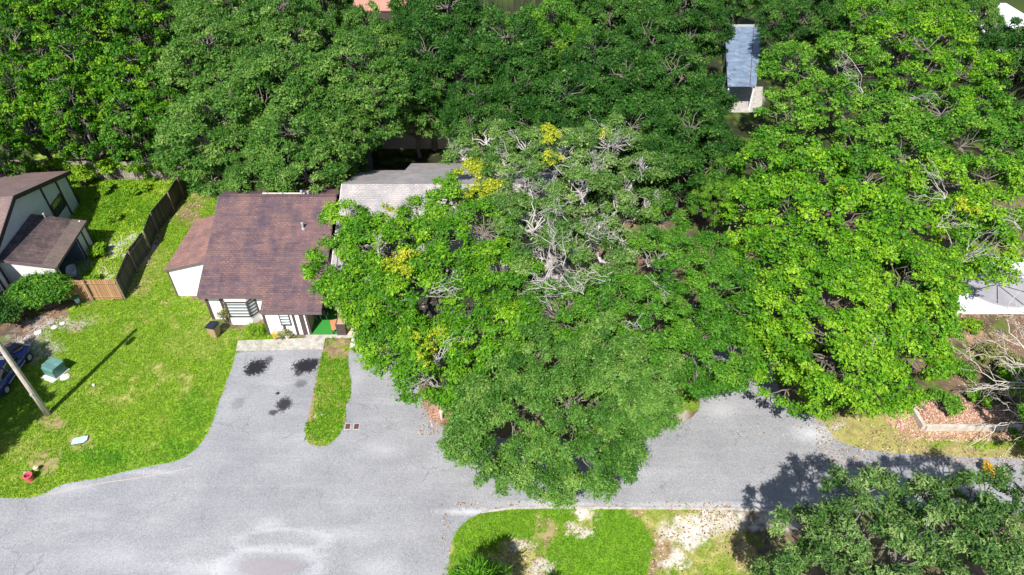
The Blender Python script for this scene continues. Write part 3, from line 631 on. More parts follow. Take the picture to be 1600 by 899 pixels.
# lower right oaks
make_tree('oak_tree', 'olive green oak at the bottom right whose shadow falls on the road', LB([(1345, 785, 6.9, 1.5), (1270, 850, 6.4, 1.6), (1400, 775, 6.5, .8), (1340, 850, 8, 1.7), (1390, 890, 8.2, 1.6), (1310, 930, 7, 2.2), (1420, 960, 7.8, 2.1), (1240, 930, 5.4, 1.5), (1385, 815, 6.6, 1.0)]),
          W(1400, 960), L_olive, bark, leaf=(.15, .05), cr=.42, cover=1.05, dens=.62, seed=22, bare=.015, tone=.5, tonev=.22, squash=1.0, sprays=[(P3(1430, 850, 8.6), .9, 5), (P3(1310, 850, 8.8), .6, 4)])
make_tree('oak_tree', 'dark olive oak filling the bottom right corner of the view', LB([(1450, 785, 7, 1.0), (1480, 850, 8, 1.6), (1530, 790, 7.2, 1.3), (1610, 775, 7, 1.4), (1560, 860, 8, 1.9), (1520, 940, 7.8, 2.1), (1640, 850, 7.5, 2.2), (1480, 790, 6, .9), (1600, 930, 7, 2.2)]),
          W(1560, 930), L_olive, bark, leaf=(.15, .05), cr=.44, cover=1.05, dens=.68, seed=23, bare=.015, tone=.42, tonev=.22, squash=1.0)

# canopy behind: prototypes, then copies
def proto(seed, R=4.6, h=8.0, lm=L_oak, leaf=(.2, .12), cr=.95, bare=.0, nl=9, tone=.45, tonev=.18, bk=bark, dens=.9):
    r = np.random.default_rng(seed); lob = [(0, 0, h*1.05, R*.5)]
    for k in range(nl):
        a = k*2.4+r.random()*.6; q = R*(.38+.34*r.random()); zz = h*(1.0-.3*(q/R)**1.3-.12*r.random())
        lob.append((q*math.cos(a), q*math.sin(a), zz, R*(.36+.16*r.random())))
    for k in range(7):
        a = k*.9+r.random()*.4; q = R*(.62+.16*r.random()); lob.append((q*math.cos(a), q*math.sin(a), h*(.42+.16*r.random()), R*(.30+.08*r.random())))
    return make_tree('oak_tree', 'x', [tuple(l) for l in lob], (0, 0, 0), lm, bk, leaf, cr, 1.1, seed, dens, bare=bare, tone=tone, tonev=tonev, origin=(0, 0, 0), trunk_r=.3)
PR = {'oak': proto(31, lm=L_oak, leaf=(.15, .07), cr=.62, tonev=.2), 'dark': proto(32, lm=L_dark, leaf=(.155, .08), cr=.75, tonev=.2), 'wood': proto(33, R=4.2, lm=L_wood, leaf=(.19, .13), nl=9, cr=.62, tonev=.26, dens=.72), 'oak2': proto(34, lm=L_oak, leaf=(.15, .07), cr=.7, tonev=.2), 'wood2': proto(35, R=4.2, lm=L_wood, leaf=(.2, .14), cr=.58, nl=10, tonev=.28, dens=.68)}
KIND = {'oak': 'oak_tree', 'oak2': 'oak_tree', 'dark': 'oak_tree', 'wood': 'forest_tree', 'wood2': 'forest_tree'}
first = dict(PR)
def place(kind, px, py, z, s, label, lm=None, hs=1.0, group=None):
    src = PR[kind]
    if kind in first: root = first.pop(kind)
    else:
        root = src.copy(); COL.objects.link(root)
        for ch in list(src.children):
            c = ch.copy(); COL.objects.link(c); c.parent = root
    p = W(px, py, z); root.location = (p.x, p.y, 0)
    k = z/7.6*hs; root.scale = (s, s, k); root.rotation_euler = (0, 0, random.uniform(0, 6.28)); root.name = KIND[kind]
    root['label'] = label; root['category'] = 'tree'
    root['group'] = group or ('trees of the wood behind the back fence' if kind.startswith('wood') else 'oaks behind the houses')
    for ch in root.children:
        if ch.name.startswith('crown') and lm: ch.material_slots[0].link = 'OBJECT'; ch.material_slots[0].material = lm
    return root
for a in [
    ('wood', 30, 152, 7.5, .8, 'leafy tree at the left edge just behind the brown roofed house'),
    ('wood2', 118, 165, 7, .75, 'broadleaf tree behind the vine covered back fence at left'),
    ('wood', 200, 180, 6.2, .68, 'rounded bluish green tree nearest the back fence, beside the deep dark gap', L_mid),
    ('wood2', 30, 80, 8.5, .95, 'bright forest tree on the left edge in the second row'),
    ('wood', 120, 95, 8.5, .95, 'forest tree above the left house in the second row'),
    ('wood2', 210, 110, 8.2, .9, 'yellow green forest tree bordering the big olive oak'),
    ('wood', 35, 5, 9, 1., 'forest tree in the top left corner'),
    ('wood2', 130, 5, 9, 1., 'forest tree at the top edge, second from the left corner'),
    ('wood', 230, 15, 9, 1., 'forest tree at the top edge with pale trunk forks'),
    ('wood2', 262, 170, 6.5, .6, 'narrow yellow green tree between forest and olive oak by the fence'),
    ('oak', 330, 90, 9, 1.05, 'olive green oak crown left in the wide oak mass'),
    ('oak2', 350, 190, 8, 1.05, 'olive green oak leaning over the end of the dark side fence'),
    ('oak', 445, 130, 9.5, 1.15, 'broad pale olive oak in the centre of the upper left mass'),
    ('oak2', 460, 225, 7.5, .95, 'oak drooping onto the back slope of the brown shingle roof'),
    ('oak', 392, 275, 5.6, .5, 'low oak bough tree touching the brown roof ridge', None, 1.0),
    ('oak2', 440, 35, 9.5, 1.1, 'olive oak at the top edge left of the salmon roof'),
    ('oak', 345, 15, 9.5, 1., 'olive oak at the top edge beside the forest'),
    ('oak', 555, 120, 9, 1.05, 'olive oak below the salmon roof'),
    ('oak2', 512, 188, 7.2, .75, 'oak hanging over the narrow dark side yard'),
    ('oak', 645, 138, 7, .6, 'oak in front of the pale yard wall'),
    ('dark', 668, 100, 8.6, .95, 'dark green oak above the pale yard wall'),
    ('dark', 700, 30, 9.5, 1.1, 'dark green oak right of the salmon roof'),
    ('dark', 745, 165, 7.2, .65, 'small dark oak behind the yellow flecked oak'),
    ('oak', 575, 58, 8.5, .8, 'small olive oak directly in front of the salmon roof'),
    ('dark', 790, 75, 9, 1., 'dark oak left of the far blue grey roof'),
    ('oak2', 860, 45, 9, .9, 'green oak with pale trunks next to the far blue grey roof', L_mid),
    ('dark', 885, 165, 8, .95, 'dark oak behind the white limbed oak'),
    ('dark', 975, 140, 8.6, 1., 'dark oak in front of the far blue grey roof'),
    ('dark', 985, 215, 7.6, .85, 'dark oak right behind the bare white sprays'),
    ('dark', 1050, 128, 8.6, 1., 'dark oak left of the blue metal roof strip'),
    ('dark', 1075, 215, 7.4, .85, 'dark oak bordering the bare brown clearing'),
    ('oak2', 965, 5, 9, .95, 'oak at the top edge above the far blue grey roof', L_dark),
    ('dark', 1070, 15, 9.5, .95, 'dark oak at the top edge left of the blue metal roof strip'),
    ('oak', 1160, -38, 8, .75, 'grey green oak at the top edge above the blue metal roof strip', L_dark),
    ('oak2', 1265, 10, 9, .9, 'grey green oak at the top edge right of the blue metal roof strip', L_dark),
    ('oak', 1520, 15, 8, .65, 'hazy grey green oak at the top edge beside the white roof', L_oak),
    ('dark', 1600, 80, 8.5, .95, 'dark oak at the upper right edge'),
    ('oak2', 1130, 285, 5.5, .45, 'low green tree right of the bare brown clearing', L_mid),
    ('dark', 930, 95, 8.4, .8, 'dark oak left of the second far blue grey roof end'),
    ('dark', 1010, 70, 8.4, .75, 'dark oak at the right end of the far blue grey roof'),
    ('oak', 900, 8, 9, .8, 'oak at the top edge left of the far blue grey roof', L_dark),
    ('dark', 1080, 170, 7.2, .6, 'dark oak left of the small concrete patio'),
    ('dark', 820, 150, 7.6, .7, 'dark oak behind the yellow tipped limb'),
    ('oak', 665, -5, 9.5, .8, 'oak at the top edge touching the salmon roof', L_dark),
    ('oak', 1360, 0, 9, .8, 'green oak at the top edge above the vivid crowns', L_oak),
    ('oak2', 1440, 0, 9, .8, 'green oak at the top edge left of the far white roof', L_mid),
    ('wood', 70, 178, 4.4, .40, 'low dark tree crouched behind the back fence at left', L_wood),
    ('wood2', 160, 182, 4.2, .38, 'low tree under the forest edge behind the middle of the back fence', L_wood),
    ('oak2', 300, 225, 5.2, .55, 'oak bough tree hiding the back end of the side fence', L_oak),
    ('oak2', -205, 640, 5.6, .62, 'oak left of the frame shading the parked car', L_mid),
    ('oak', -190, 560, 6.0, .6, 'oak left of the frame beside the left house', L_mid),
    ('oak', 1715, 620, 6.0, .55, 'unseen oak added past the right edge to shade the bare ground', L_mid),  # out-of-view tree, added to throw shade over the bare ground
    ('oak', 500, -22, 9, .8, 'oak at the top edge beside the left end of the salmon roof', L_oak),
    ('wood2', -20, 225, 5.5, .6, 'forest tree cut by the left edge above the left roof'),
]: place(*a)

# pines at the bottom edge
def pine(label, px, py, z, R, seed):
    r = np.random.default_rng(seed); p = W(px, py, z); root = thing('pine_tree', label, 'tree', (p.x, p.y, 0), 0, 'young pines at the lower edge')
    CL = []; br = [(np.array([[0, 0, 0], [0, 0, z*.6], [.05, 0, z+.4]]), np.array([.1, .07, .02]))]
    for k in range(70):
        a = k*2.4; t = (k+.5)/70; rr = R*(1-t)**.7*(.55+.5*r.random()); zz = z*.42+t*(z*.6+.3)
        c = np.array([rr*math.cos(a), rr*math.sin(a), zz+.15]); CL.append((c, .34+.12*r.random(), .45+r.normal(0, .15)))
        br.append((wobble((0, 0, max(.4, zz-.35)), c, 5, .04, 0, r), np.linspace(.03, .012, 5)))
        if rr > .7: CL.append((c*np.array([.62, .62, 1])+[0, 0, -.1], .32, .35))
    link('trunk', fastmesh('trunk', *tubes(br, 5)), bark, root)
    link('needles', leafmesh('needles', *leaves(CL, .26, .035, .95, r, 1.0, .8, True)), L_pine, root)
pine('bright green young pine with needle tufts at the bottom edge', 742, 905, 4.3, 1.9, 3)
pine('young pine mostly below the frame casting a small shadow on the verge', 838, 975, 4.2, .9, 4)

# shrubs
def shrub(name, label, x, y, R, hgt, lm, seed, n=16, leaf=(.1, .06), cat='shrub', cover=1.0, group=None, stretch=(1, 1), tone=.45, cr=.3):
    r = np.random.default_rng(seed); root = thing(name, label, cat, (x, y, 0), 0, group); CL = []; br = []
    for k in range(n):
        a = r.random()*6.28; q = R*math.sqrt(r.random())*.85; zz = hgt*(.35+.55*math.sqrt(max(0, 1-(q/R)**2))*(.7+.4*r.random()))
        c = np.array([q*math.cos(a)*stretch[0], q*math.sin(a)*stretch[1], zz]); CL.append((c, R*cr*(.8+.5*r.random()), tone+r.normal(0, .15)))
        br.append((wobble((c[0]*.2, c[1]*.2, 0), c, 4, .06, 0, r), np.linspace(.03, .008, 4)))
    link('stems', fastmesh('stems', *tubes(br, 4)), bark, root)
    link('foliage', leafmesh('foliage', *leaves(CL, leaf[0], leaf[1], cover, r, .85)), lm, root)
    return root
p = W(70, 487); shrub('hedge', 'large dense rounded hedge against the left house wall', p.x+.1, p.y+.5, 2.0, 2.3, L_mid, 41, 60, (.11, .07), stretch=(1.0, .8))
p = W(25, 505); shrub('hedge', 'dark lower hedge at the left edge beside the large rounded one', p.x-.1, p.y+.2, 1.7, 1.9, L_dark, 42, 40, (.11, .07))
p = W(357, 505); shrub('shrub', 'spiky olive shrub behind the trash bin by the bay window', p.x, p.y+.05, .5, 1.2, L_dry, 43, 16, (.2, .035), cover=.6, cr=.38)
p = W(400, 520); shrub('shrub', 'low straggly green plant beside the concrete apron', p.x, p.y, .9, .35, L_weed, 44, 22, (.22, .03), cover=.5, stretch=(1, .6), tone=.6)
for k, (x, y, R, hh, lab) in enumerate([(158, 400, .8, .9, 'leafy bush at the middle of the fenced yard'), (130, 290, 1.3, 1.4, 'green bush beside the left house back corner'), (178, 345, .8, .5, 'low weedy mound in the yard in front of the bare patch'), (215, 300, 1.1, .5, 'wide weedy mound in the upper yard'), (150, 440, .5, .5, 'small bush behind the tan fence'), (240, 280, .7, .4, 'yellowish low weeds by the dark fence top'), (330, 290, .8, .8, 'bright bush at the brown roof back corner'), (168, 300, .9, .6, 'leafy weeds near the house bush')]):
    p = W(x, y); shrub('shrub', lab, p.x, p.y, R, hh, L_weed, 50+k, int(14+R*14), (.13, .09), group='weeds and bushes in the left yard', tone=.5)
for k, (x, y, R, hh, lm, lab) in enumerate([(1470, 640, 1.0, .9, L_mid, 'green bush behind the mulch bed'), (1525, 632, .8, .7, L_bright, 'bright bush in the middle behind the mulch bed'), (1575, 625, 1.3, 2.2, L_bright, 'tall pale green bush at the right end of the mulch bed'), (1415, 628, .7, .8, L_mid, 'small bush above the bed corner'), (1545, 560, 1.0, .7, L_dry, 'dry brush below the pool slab'), (1590, 690, .7, .4, L_weed, 'bright weeds at the road edge on the right'), (1500, 585, .9, .6, L_mid, 'dark low bush on the bare ground right of the vivid tree'), (1580, 585, 1.1, 1.1, L_dry, 'pale dry bush under the bleached tree'), (1515, 512, .8, .35, L_weed, 'low weeds along the front of the pool slab')]):
    p = W(x, y); shrub('shrub', lab, p.x, p.y, R, hh, lm, 70+k, int(12+R*12), (.12, .08), group='bushes around the mulch bed', tone=.5)
p = W(1542, 742); shrub('yellow_bush', 'small orange yellow leafy clump at the road edge on the right', p.x, p.y, .62, .8, L_orange, 80, 16, (.12, .06), stretch=(.7, 1.2), cover=.9)

# dead tree at the right
def dead_tree(label, base, tips, seed):
    r = np.random.default_rng(seed); root = thing('dead_tree', label, 'dead tree', base); polys = []; b = np.array(base)
    def grow(p, d_, L, rad, lv):
        d_ = d_/np.linalg.norm(d_); n = 6; P = wobble(p, p+d_*L, n, .05, .03, r); polys.append((P, np.linspace(rad, rad*.45, n)))
        if lv == 0: return
        for k in (2, 3, 4, 5) if lv > 1 else (2, 4, 5):
            for _ in range(1):
                dd = d_+r.normal(0, .55, 3); grow(P[k], dd, L*(.35+.25*r.random()), rad*.5, lv-1)
    for t in tips:
        v = np.array(t)-b; h0 = np.array([0, 0, 2.2])
        polys.append((wobble((0, 0, 0), h0, 4, .02, 0, r), np.linspace(.16, .12, 4))); grow(h0, v-h0, np.linalg.norm(v-h0)*.62, .055, 3)
    link('branches', fastmesh('branches', *tubes(polys, 4)), bark_dead, root); return root
dead_tree('bleached leafless tree reaching left beside the pool', tuple(W(1625, 640)), [P3(1490, 590, 3.0), P3(1510, 610, 2.6), P3(1530, 470, 5.5), P3(1590, 440, 6), P3(1520, 530, 4)], 5)
dead_tree('fallen tangle of bleached twigs over the right end of the mulch bed', tuple(W(1640, 700)), [P3(1500, 660, 1.2), P3(1540, 640, 1.6)], 9)
# a few bright leaves above the dead tree
# ------------------------------------------------------------------ HOUSE A (brown roof, bay window)
A = thing('brick_roof_house', 'white walled house with brown shingle roof and bay window', 'house'); A.name = 'shingle_roof_house'
SL = .445
XL, XR = -21.3, -12.75; YE, ZE = 34.5, 2.75; YR = 41.8; ZR = ZE+(YR-YE)*SL; YE2 = 33.4; ZE2 = ZE-(YE-YE2)*SL; XS = -16.85
YB = 49.5; ZB = ZR-(YB-YR)*.35
rf = MB(); rf.slab([(XL, YE, ZE), (XS, YE, ZE), (XS, YE2, ZE2), (XR, YE2, ZE2), (XR, YR, ZR), (XL, YR, ZR)], .12)
rf.slab([(XL, YR, ZR), (XR, YR, ZR), (XR, YB, ZB), (XL, YB, ZB)], .12)
roof = rf.build('roof', roof_a, A)
fb = MB(); fb.box(XL-.02, XS, YE-.045, YE-.004, ZE-.3, ZE-.015); fb.box(XS-.01, XR, YE2-.045, YE2-.004, ZE2-.26, ZE2-.015); fb.box(XS-.045, XS-.004, YE2-.04, YE, ZE2-.2, ZE2+.0)
fb.prism([(XL-.04, YE, ZE-.28), (XL-.04, YE, ZE-.02), (XL-.04, YR, ZR-.02), (XL-.04, YR, ZR-.28)], (.036, 0, 0))
fb.build('fascia', fascia, roof)
rc = MB(); rc.box(XL+.02, XR-.02, YR-.12, YR+.12, ZR-.005, ZR+.05); rc.build('ridge_cap', roof_a, roof)
fl = MB(); x0 = PY(410, 308, YR).x; fl.box(x0, PY(476, 308, YR).x, YR+.13, YR+.22, ZR-.02, ZR+.09); fl.build('flashing', concrete_pale, roof)
def vent(px, py, parent, hgt=.4, r_=.07):
    # stand on the front slope: iterate for the height
    z = ZR-.5
    for _ in range(12):
        p = W(px, py, z); z = ZE+(min(p.y, 2*YR-p.y)-YE)*SL
    v = MB(); v.lathe([(r_*1.8, z-.05), (r_*1.8, z+.06), (r_, z+.08), (r_, z+hgt), (r_*1.4, z+hgt), (r_*1.3, z+hgt+.08)], 14, (p.x, p.y)); return v.build('roof_vent', metal_grey, parent)
vent(474, 358, roof, .45); vent(472, 305, roof, .3); vent(482, 305, roof, .25)
yw, yl = 35.05, 33.52
wl = MB(); wl.box(XL+.3, XS+.0, yw, yw+.15, 0, ZE-.02+.1)
wl.prism([(XL+.3, yw+.15, 0), (XL+.3, YB-.4, 0), (XL+.3, YB-.4, ZB-.05), (XL+.3, YR, ZR-.16), (XL+.3, yw+.15, ZE+.05)], (.15, 0, 0))
xo0 = PY(479, 500, yl).x
wl.box(XS+.1, xo0, yl, yl+.15, 0, ZE2-.1)
wl.box(XS+.1, XS+.25, yl+.15, yw, 0, ZE2-.08)
wl.box(XR-.2, XR-.05, yl+2.6, YB-.4, 0, ZB); wl.box(XL+.45, XR-.2, YB-.55, YB-.4, 0, ZB-.12)
wl.build('wall', white_wall, A)
# battens (dark brown timber strips)
def strip_px(pxb, pyb, y, ww, z1): # vertical strip
    p = PY(pxb, pyb, y); bt = MB(); bt.box(p.x-ww/2, p.x+ww/2, y-.05, y-.003, .0, z1); bt.build('timber_strip', trim, A)
for px, py, ww in ((331, 490, .2), (353, 490, .2)): strip_px(px, py, yw, ww, ZE-.1)
for px, py, ww in ((421, 522, .16), (448, 522, .16), (466, 522, .16), (478, 522, .30)): strip_px(px, py, yl, ww, ZE2-.2)
# bay window
bx0, bx1 = PY(356, 485, yw-.55).x, PY(389, 485, yw-.55).x; bx2 = PY(403, 482, yw).x; bxl = bx0-.45; yb = yw-.55; zb0, zb1 = .75, 2.15
base_pts = [(bxl, yw-.004), (bx0, yb), (bx1, yb), (bx2, yw-.004)]
bay = MB(); bay.prism([(x, y, 0) for x, y in base_pts], (0, 0, zb0)); bw = bay.build('bay_window', white_wall, A); bay = MB(); bay.prism([(x, y, zb1) for x, y in base_pts], (0, 0, ZE-.32-zb1)); bay.build('bay_head', white_wall, bw)
gb = MB(); gb.prism([(x*1+(.0), y+.03, zb0) for x, y in base_pts], (0, 0, zb1-zb0)); gb.build('glass', glass, bw)
fr = MB(); sl = MB()
for (xa, ya), (xb, yb_) in zip(base_pts[:-1], base_pts[1:]):
    a0, b0 = Vector((xa, ya-.01, 0)), Vector((xb, yb_-.01, 0))
    for z in (zb0+.04, zb1-.04): fr.beam(a0+Vector((0, 0, z)), b0+Vector((0, 0, z)), .09, .1)
    for k in range(1, 5):
        z = zb0+(zb1-zb0)*k/5; fr.beam(a0+Vector((0, 0, z)), b0+Vector((0, 0, z)), .05, .045)
        zz = z-.14; sl.beam(a0+Vector((0, .012, zz)), b0+Vector((0, .012, zz)), .015, .17)
    zz = zb1-.14; sl.beam(a0+Vector((0, .012, zz)), b0+Vector((0, .012, zz)), .015, .17)
for xa, ya in base_pts: fr.beam((xa, ya-.012, zb0), (xa, ya-.012, zb1), .11, .11)
fr.build('frame', trim, bw); sl.build('slats', blind, bw)
# small window in the lower front
p0, p1 = PY(436, 492, yl), PY(453, 508, yl); wx0, wx1 = p0.x, PY(453, 500, yl).x; wz0, wz1 = p1.z, ZE2-.28
wn = MB(); wn.box(wx0, wx1, yl-.03, yl-.004, wz0, wz1); wo_ = wn.build('window', glass, A)
wf = MB(); ws = MB()
for z in (wz0, wz1-.05): wf.box(wx0-.04, wx1+.04, yl-.07, yl-.031, z, z+.07)
for x in (wx0-.04, wx1-.02): wf.box(x, x+.06, yl-.068, yl-.031, wz0+.071, wz1-.051)
for k in range(4): z = wz0+.12+k*(wz1-wz0-.1)/4; ws.box(wx0+.03, wx1-.03, yl-.055, yl-.032, z, z+.14)
wf.build('frame', trim, wo_); ws.build('slats', blind, wo_)
# open porch with turf
xp1 = XR+.25
pf = MB(); pf.box(xo0+.02, xp1+.6, yl-.05, yl+2.6, .01, .07); pf.build('porch_floor', turf, A)
pw = MB(); pw.box(xo0-.05, xo0+.02, yl+.0, yl+2.6, 0, ZE2-.1); pw.box(xo0, xp1+.2, yl+2.6, yl+2.72, 0, ZE2+.4); pw.build('porch_wall', plain('beige_paint', (.42, .36, .27), (.36, .3, .22), 2, .7), A)
pl = MB(); pl.box(xo0, xo0+.12, yl-.03, yl+.12, .07, ZE2-.12); pl.box(XR-.2, XR-.06, yl+2.3, yl+2.44, .07, ZE2-.12); pl.build('porch_post', trim, A)
# white trimmed edge of the lean-to shed on the left side
ZL0, ZL1 = 2.5, 3.45; xl0 = -24.6; yl0, yl1 = 37.55, 43.6
lr = MB(); lr.slab([(xl0-.1, yl0-.15, ZL0+.08), (XL+.3, yl0-.15, ZL1+.1), (XL+.3, yl1, ZL1+.1), (xl0-.1, yl1, ZL0+.08)], .1); lro = lr.build('side_shed_roof', roof_lean, A)
lf = MB(); lf.prism([(xl0-.12, yl0-.18, ZL0-.08), (xl0-.12, yl0-.18, ZL0+.07), (XL+.0, yl0-.18, ZL1+.0), (XL+.0, yl0-.18, ZL1-.15)], (0, .026, 0)); lf.build('fascia', fascia, lro)
lw = MB(); lw.prism([(xl0, yl0, 0), (XL+.29, yl0, 0), (XL+.29, yl0, ZL1-.02), (xl0, yl0, ZL0-.03)], (0, yl1-yl0-.1, 0)); lw.build('side_shed', white_wall, A)
lc = MB(); lc.box(xl0-.03, xl0+.05, yl0-.03, yl0-.002, 0, ZL0-.06); lc.build('corner_trim', trim, A)

# ------------------------------------------------------------------ HOUSE B (grey roof under the trees)
Bh = thing('grey_roof_house', 'grey shingle roofed house mostly hidden under the front trees', 'house')
bx0_, bx1_ = -12.55, 3.5; by, bz = 43.0, 6.2
r2 = MB(); r2.slab([(bx0_, 34.6, bz-8.4*SL), (bx1_, 34.6, bz-8.4*SL), (bx1_, by, bz), (bx0_, by, bz)], .13)
xn = PY(635, 258, 50).x
r2.slab([(bx0_, by, bz), (xn, by, bz), (xn, 50.8, bz-7.8*SL), (bx0_, 50.8, bz-7.8*SL)], .13)
r2.slab([(xn, by, bz), (bx1_, by, bz), (bx1_, 52.6, bz-9.6*.40), (xn, 52.6, bz-9.6*.40)], .13)
ro = r2.build('roof', roof_b, Bh)
fb2 = MB()
for (ya, za), (yb2, zb2) in (((34.6, bz-8.4*SL), (by, bz)), ((by, bz), (50.8, bz-7.8*SL))):
    fb2.prism([(bx0_-.05, ya, za-.3), (bx0_-.05, ya, za+.02), (bx0_-.05, yb2, zb2+.02), (bx0_-.05, yb2, zb2-.3)], (.046, 0, 0))
fb2.build('fascia', concrete_pale, ro)
b2 = MB(); b2.prism([(bx0_+.2, 35.2, 0), (bx0_+.2, 50.2, 0), (bx0_+.2, 50.2, 2.6), (bx0_+.2, by, bz-.2), (bx0_+.2, 35.2, 2.55)], (.15, 0, 0)); b2.box(bx0_+.35, bx1_-.2, 35.2, 35.35, 0, 2.5); b2.box(bx1_-.35, bx1_-.2, 35.4, 50, 0, 2.6); b2.box(bx0_+.36, bx1_-.36, 50, 50.15, 0, 2.7)
b2.build('wall', plain('tan_wall', (.55, .45, .36), (.46, .38, .3), 2, .7), Bh)
dr = MB(); dr.box(-9, -6.6, 35.1, 35.17, 0, 2.1); dr.build('garage_door', white_pl, Bh)

# ------------------------------------------------------------------ HOUSE L (left, gable wall in shade)
Lh = thing('gable_house', 'left edge house with faded brown roof, pale gable wall and small wing', 'house')
gx0 = -36.8; gy, gz = 42.3, 5.6; ybk, zbk = 50.3, 3.0; yfr, zfr = 34.2, 2.75
lr2 = MB(); lr2.slab([(gx0+.25, gy, gz), (gx0+.25, ybk, zbk), (-52, ybk, zbk), (-52, gy, gz)], .14); lr2.slab([(-52, gy, gz), (-52, yfr, zfr), (gx0+.25, yfr, zfr), (gx0+.25, gy, gz)], .14)
lro2 = lr2.build('roof', roof_l, Lh)
rk = MB()
for (ya, za), (yb3, zb3) in (((yfr, zfr), (gy, gz)), ((gy, gz), (ybk, zbk))):
    rk.prism([(gx0+.255, ya, za-.32), (gx0+.255, ya, za+.03), (gx0+.255, yb3, zb3+.03), (gx0+.255, yb3, zb3-.32)], (.06, 0, 0))
rk.build('rake_board', trim_dark, lro2)
gw = MB(); gw.prism([(gx0, yfr+.5, 0), (gx0, ybk-.5, 0), (gx0, ybk-.5, zbk+.02), (gx0, gy, gz-.17), (gx0, yfr+.5, zfr+.0)], (-.2, 0, 0)); gw.box(-52, gx0-.2, yfr+.5, yfr+.65, 0, zfr-.1); gw.box(-52, gx0-.2, ybk-.65, ybk-.5, 0, zbk-.1)
gw.build('gable_wall', sid_shade, Lh)
def zroof(y): return gz-.2-(gy-y)*(gz-zfr)/(gy-yfr) if y < gy else gz-.2-(y-gy)*(gz-zbk)/(ybk-gy)
for y in (45.9, 48.1, ybk-.55, 37.55, 36.9, 34.8): gt = MB(); gt.box(gx0+.003, gx0+.06, y-.09, y+.09, 0, zroof(y)); gt.build('timber_strip', trim_dark, Lh)
for (ya, yb4, za, zb4) in ((46.1, 47.9, 1.1, 2.3), (35.1, 36.6, .7, 2.2)):
    g = MB(); g.box(gx0+.004, gx0+.03, ya, yb4, za, zb4); go = g.build('window', glass, Lh); q = MB()
    for z in (za, (za+zb4)/2, zb4-.05): q.box(gx0+.031, gx0+.07, ya-.03, yb4+.03, z, z+.07)
    for y in (ya-.04, yb4-.03): q.box(gx0+.031, gx0+.068, y, y+.07, za+.071, zb4-.051)
    q.build('frame', trim_dark if ya > 40 else blind, go)
# wing
wx1_ = -33.05; wy0, wy1 = 37.65, 43.4; wzA, wzB = 3.3, 2.4
xm = wx1_-.95; zm_ = wzB+.2
wr = MB(); wr.slab([(gx0+.07, wy0, wzA), (xm, wy0, zm_), (xm, wy1, zm_), (gx0+.07, wy1, wzA)], .12); wro = wr.build('wing_roof', roof_wing, Lh)
ws2 = MB(); ws2.slab([(xm+.002, wy0, zm_+.01), (wx1_, wy0, wzB), (wx1_, wy1, wzB), (xm+.002, wy1, zm_+.01)], .12); ws2.build('roof_strip', roof_strip, wro)
we = MB(); we.prism([(gx0+.07, wy0-.05, wzA-.17), (gx0+.07, wy0-.05, wzA+.02), (xm, wy0-.05, zm_+.03), (wx1_, wy0-.05, wzB+.02), (wx1_, wy0-.05, wzB-.17), (xm, wy0-.05, zm_-.17)], (0, .046, 0)); we.box(wx1_+.003, wx1_+.05, wy0, wy1, wzB-.17, wzB+.01); we.build('fascia', fascia, wro)
ww2 = MB(); ww2.prism([(gx0+.06, wy0+.2, 0), (wx1_-.2, wy0+.2, 0), (wx1_-.2, wy0+.2, wzB-.08), (gx0+.06, wy0+.2, wzA-.16)], (0, .15, 0))
ww2.build('wing_wall', sid_white, Lh); ww2 = MB(); ww2.box(wx1_-.35, wx1_-.2, 41.6, wy1-.1, 0, wzB-.1); ww2.build('wing_wall', sid_white, Lh); ww2 = MB(); ww2.box(gx0+.1, wx1_-.36, wy1-.25, wy1-.1, 0, wzB+.1)
ww2.build('wing_wall', sid_white, Lh)
wi = MB(); wi.box(-35.3, -35.15, wy0+.36, 41.6, 0, wzB); wi.box(-35.14, wx1_-.36, 41.45, 41.59, 0, wzB); wi.build('porch_inner_wall', plain('porch_shade_blue', (.12, .15, .2), (.09, .11, .15), 2, .7), Lh)  # dark blue holds the open porch's shade in its colour
wp = MB(); wp.box(wx1_-.3, wx1_-.15, wy0+.1, wy0+.19, 0, wzB-.13); wp.build('corner_post', trim_dark, Lh)
for y in (41.55, 42.45, wy1-.15): wp = MB(); wp.box(wx1_-.2, wx1_-.14, y-.06, y+.06, 0, wzB-.13); wp.build('corner_post', trim_dark, Lh)
v = MB(); p = W(75, 340, 3.1); v.lathe([(.05, 2.7), (.05, 3.35), (.09, 3.35), (.08, 3.42)], 10, (p.x, p.y)); v.build('roof_vent', metal_grey, wro)
pd = MB(); pd.box(-35.1, wx1_+.2, 37.9, 41.5, .01, .06); pd.build('porch_slab', plain('porch_concrete', (.2, .19, .2), (.14, .13, .14), 2, .8), Lh)

_pv = Vector((-36.75, 40.5, 0)); _a = math.radians(6); Lh.rotation_euler.z = _a; Lh.location = _pv-Matrix.Rotation(_a, 3, 'Z') @ _pv
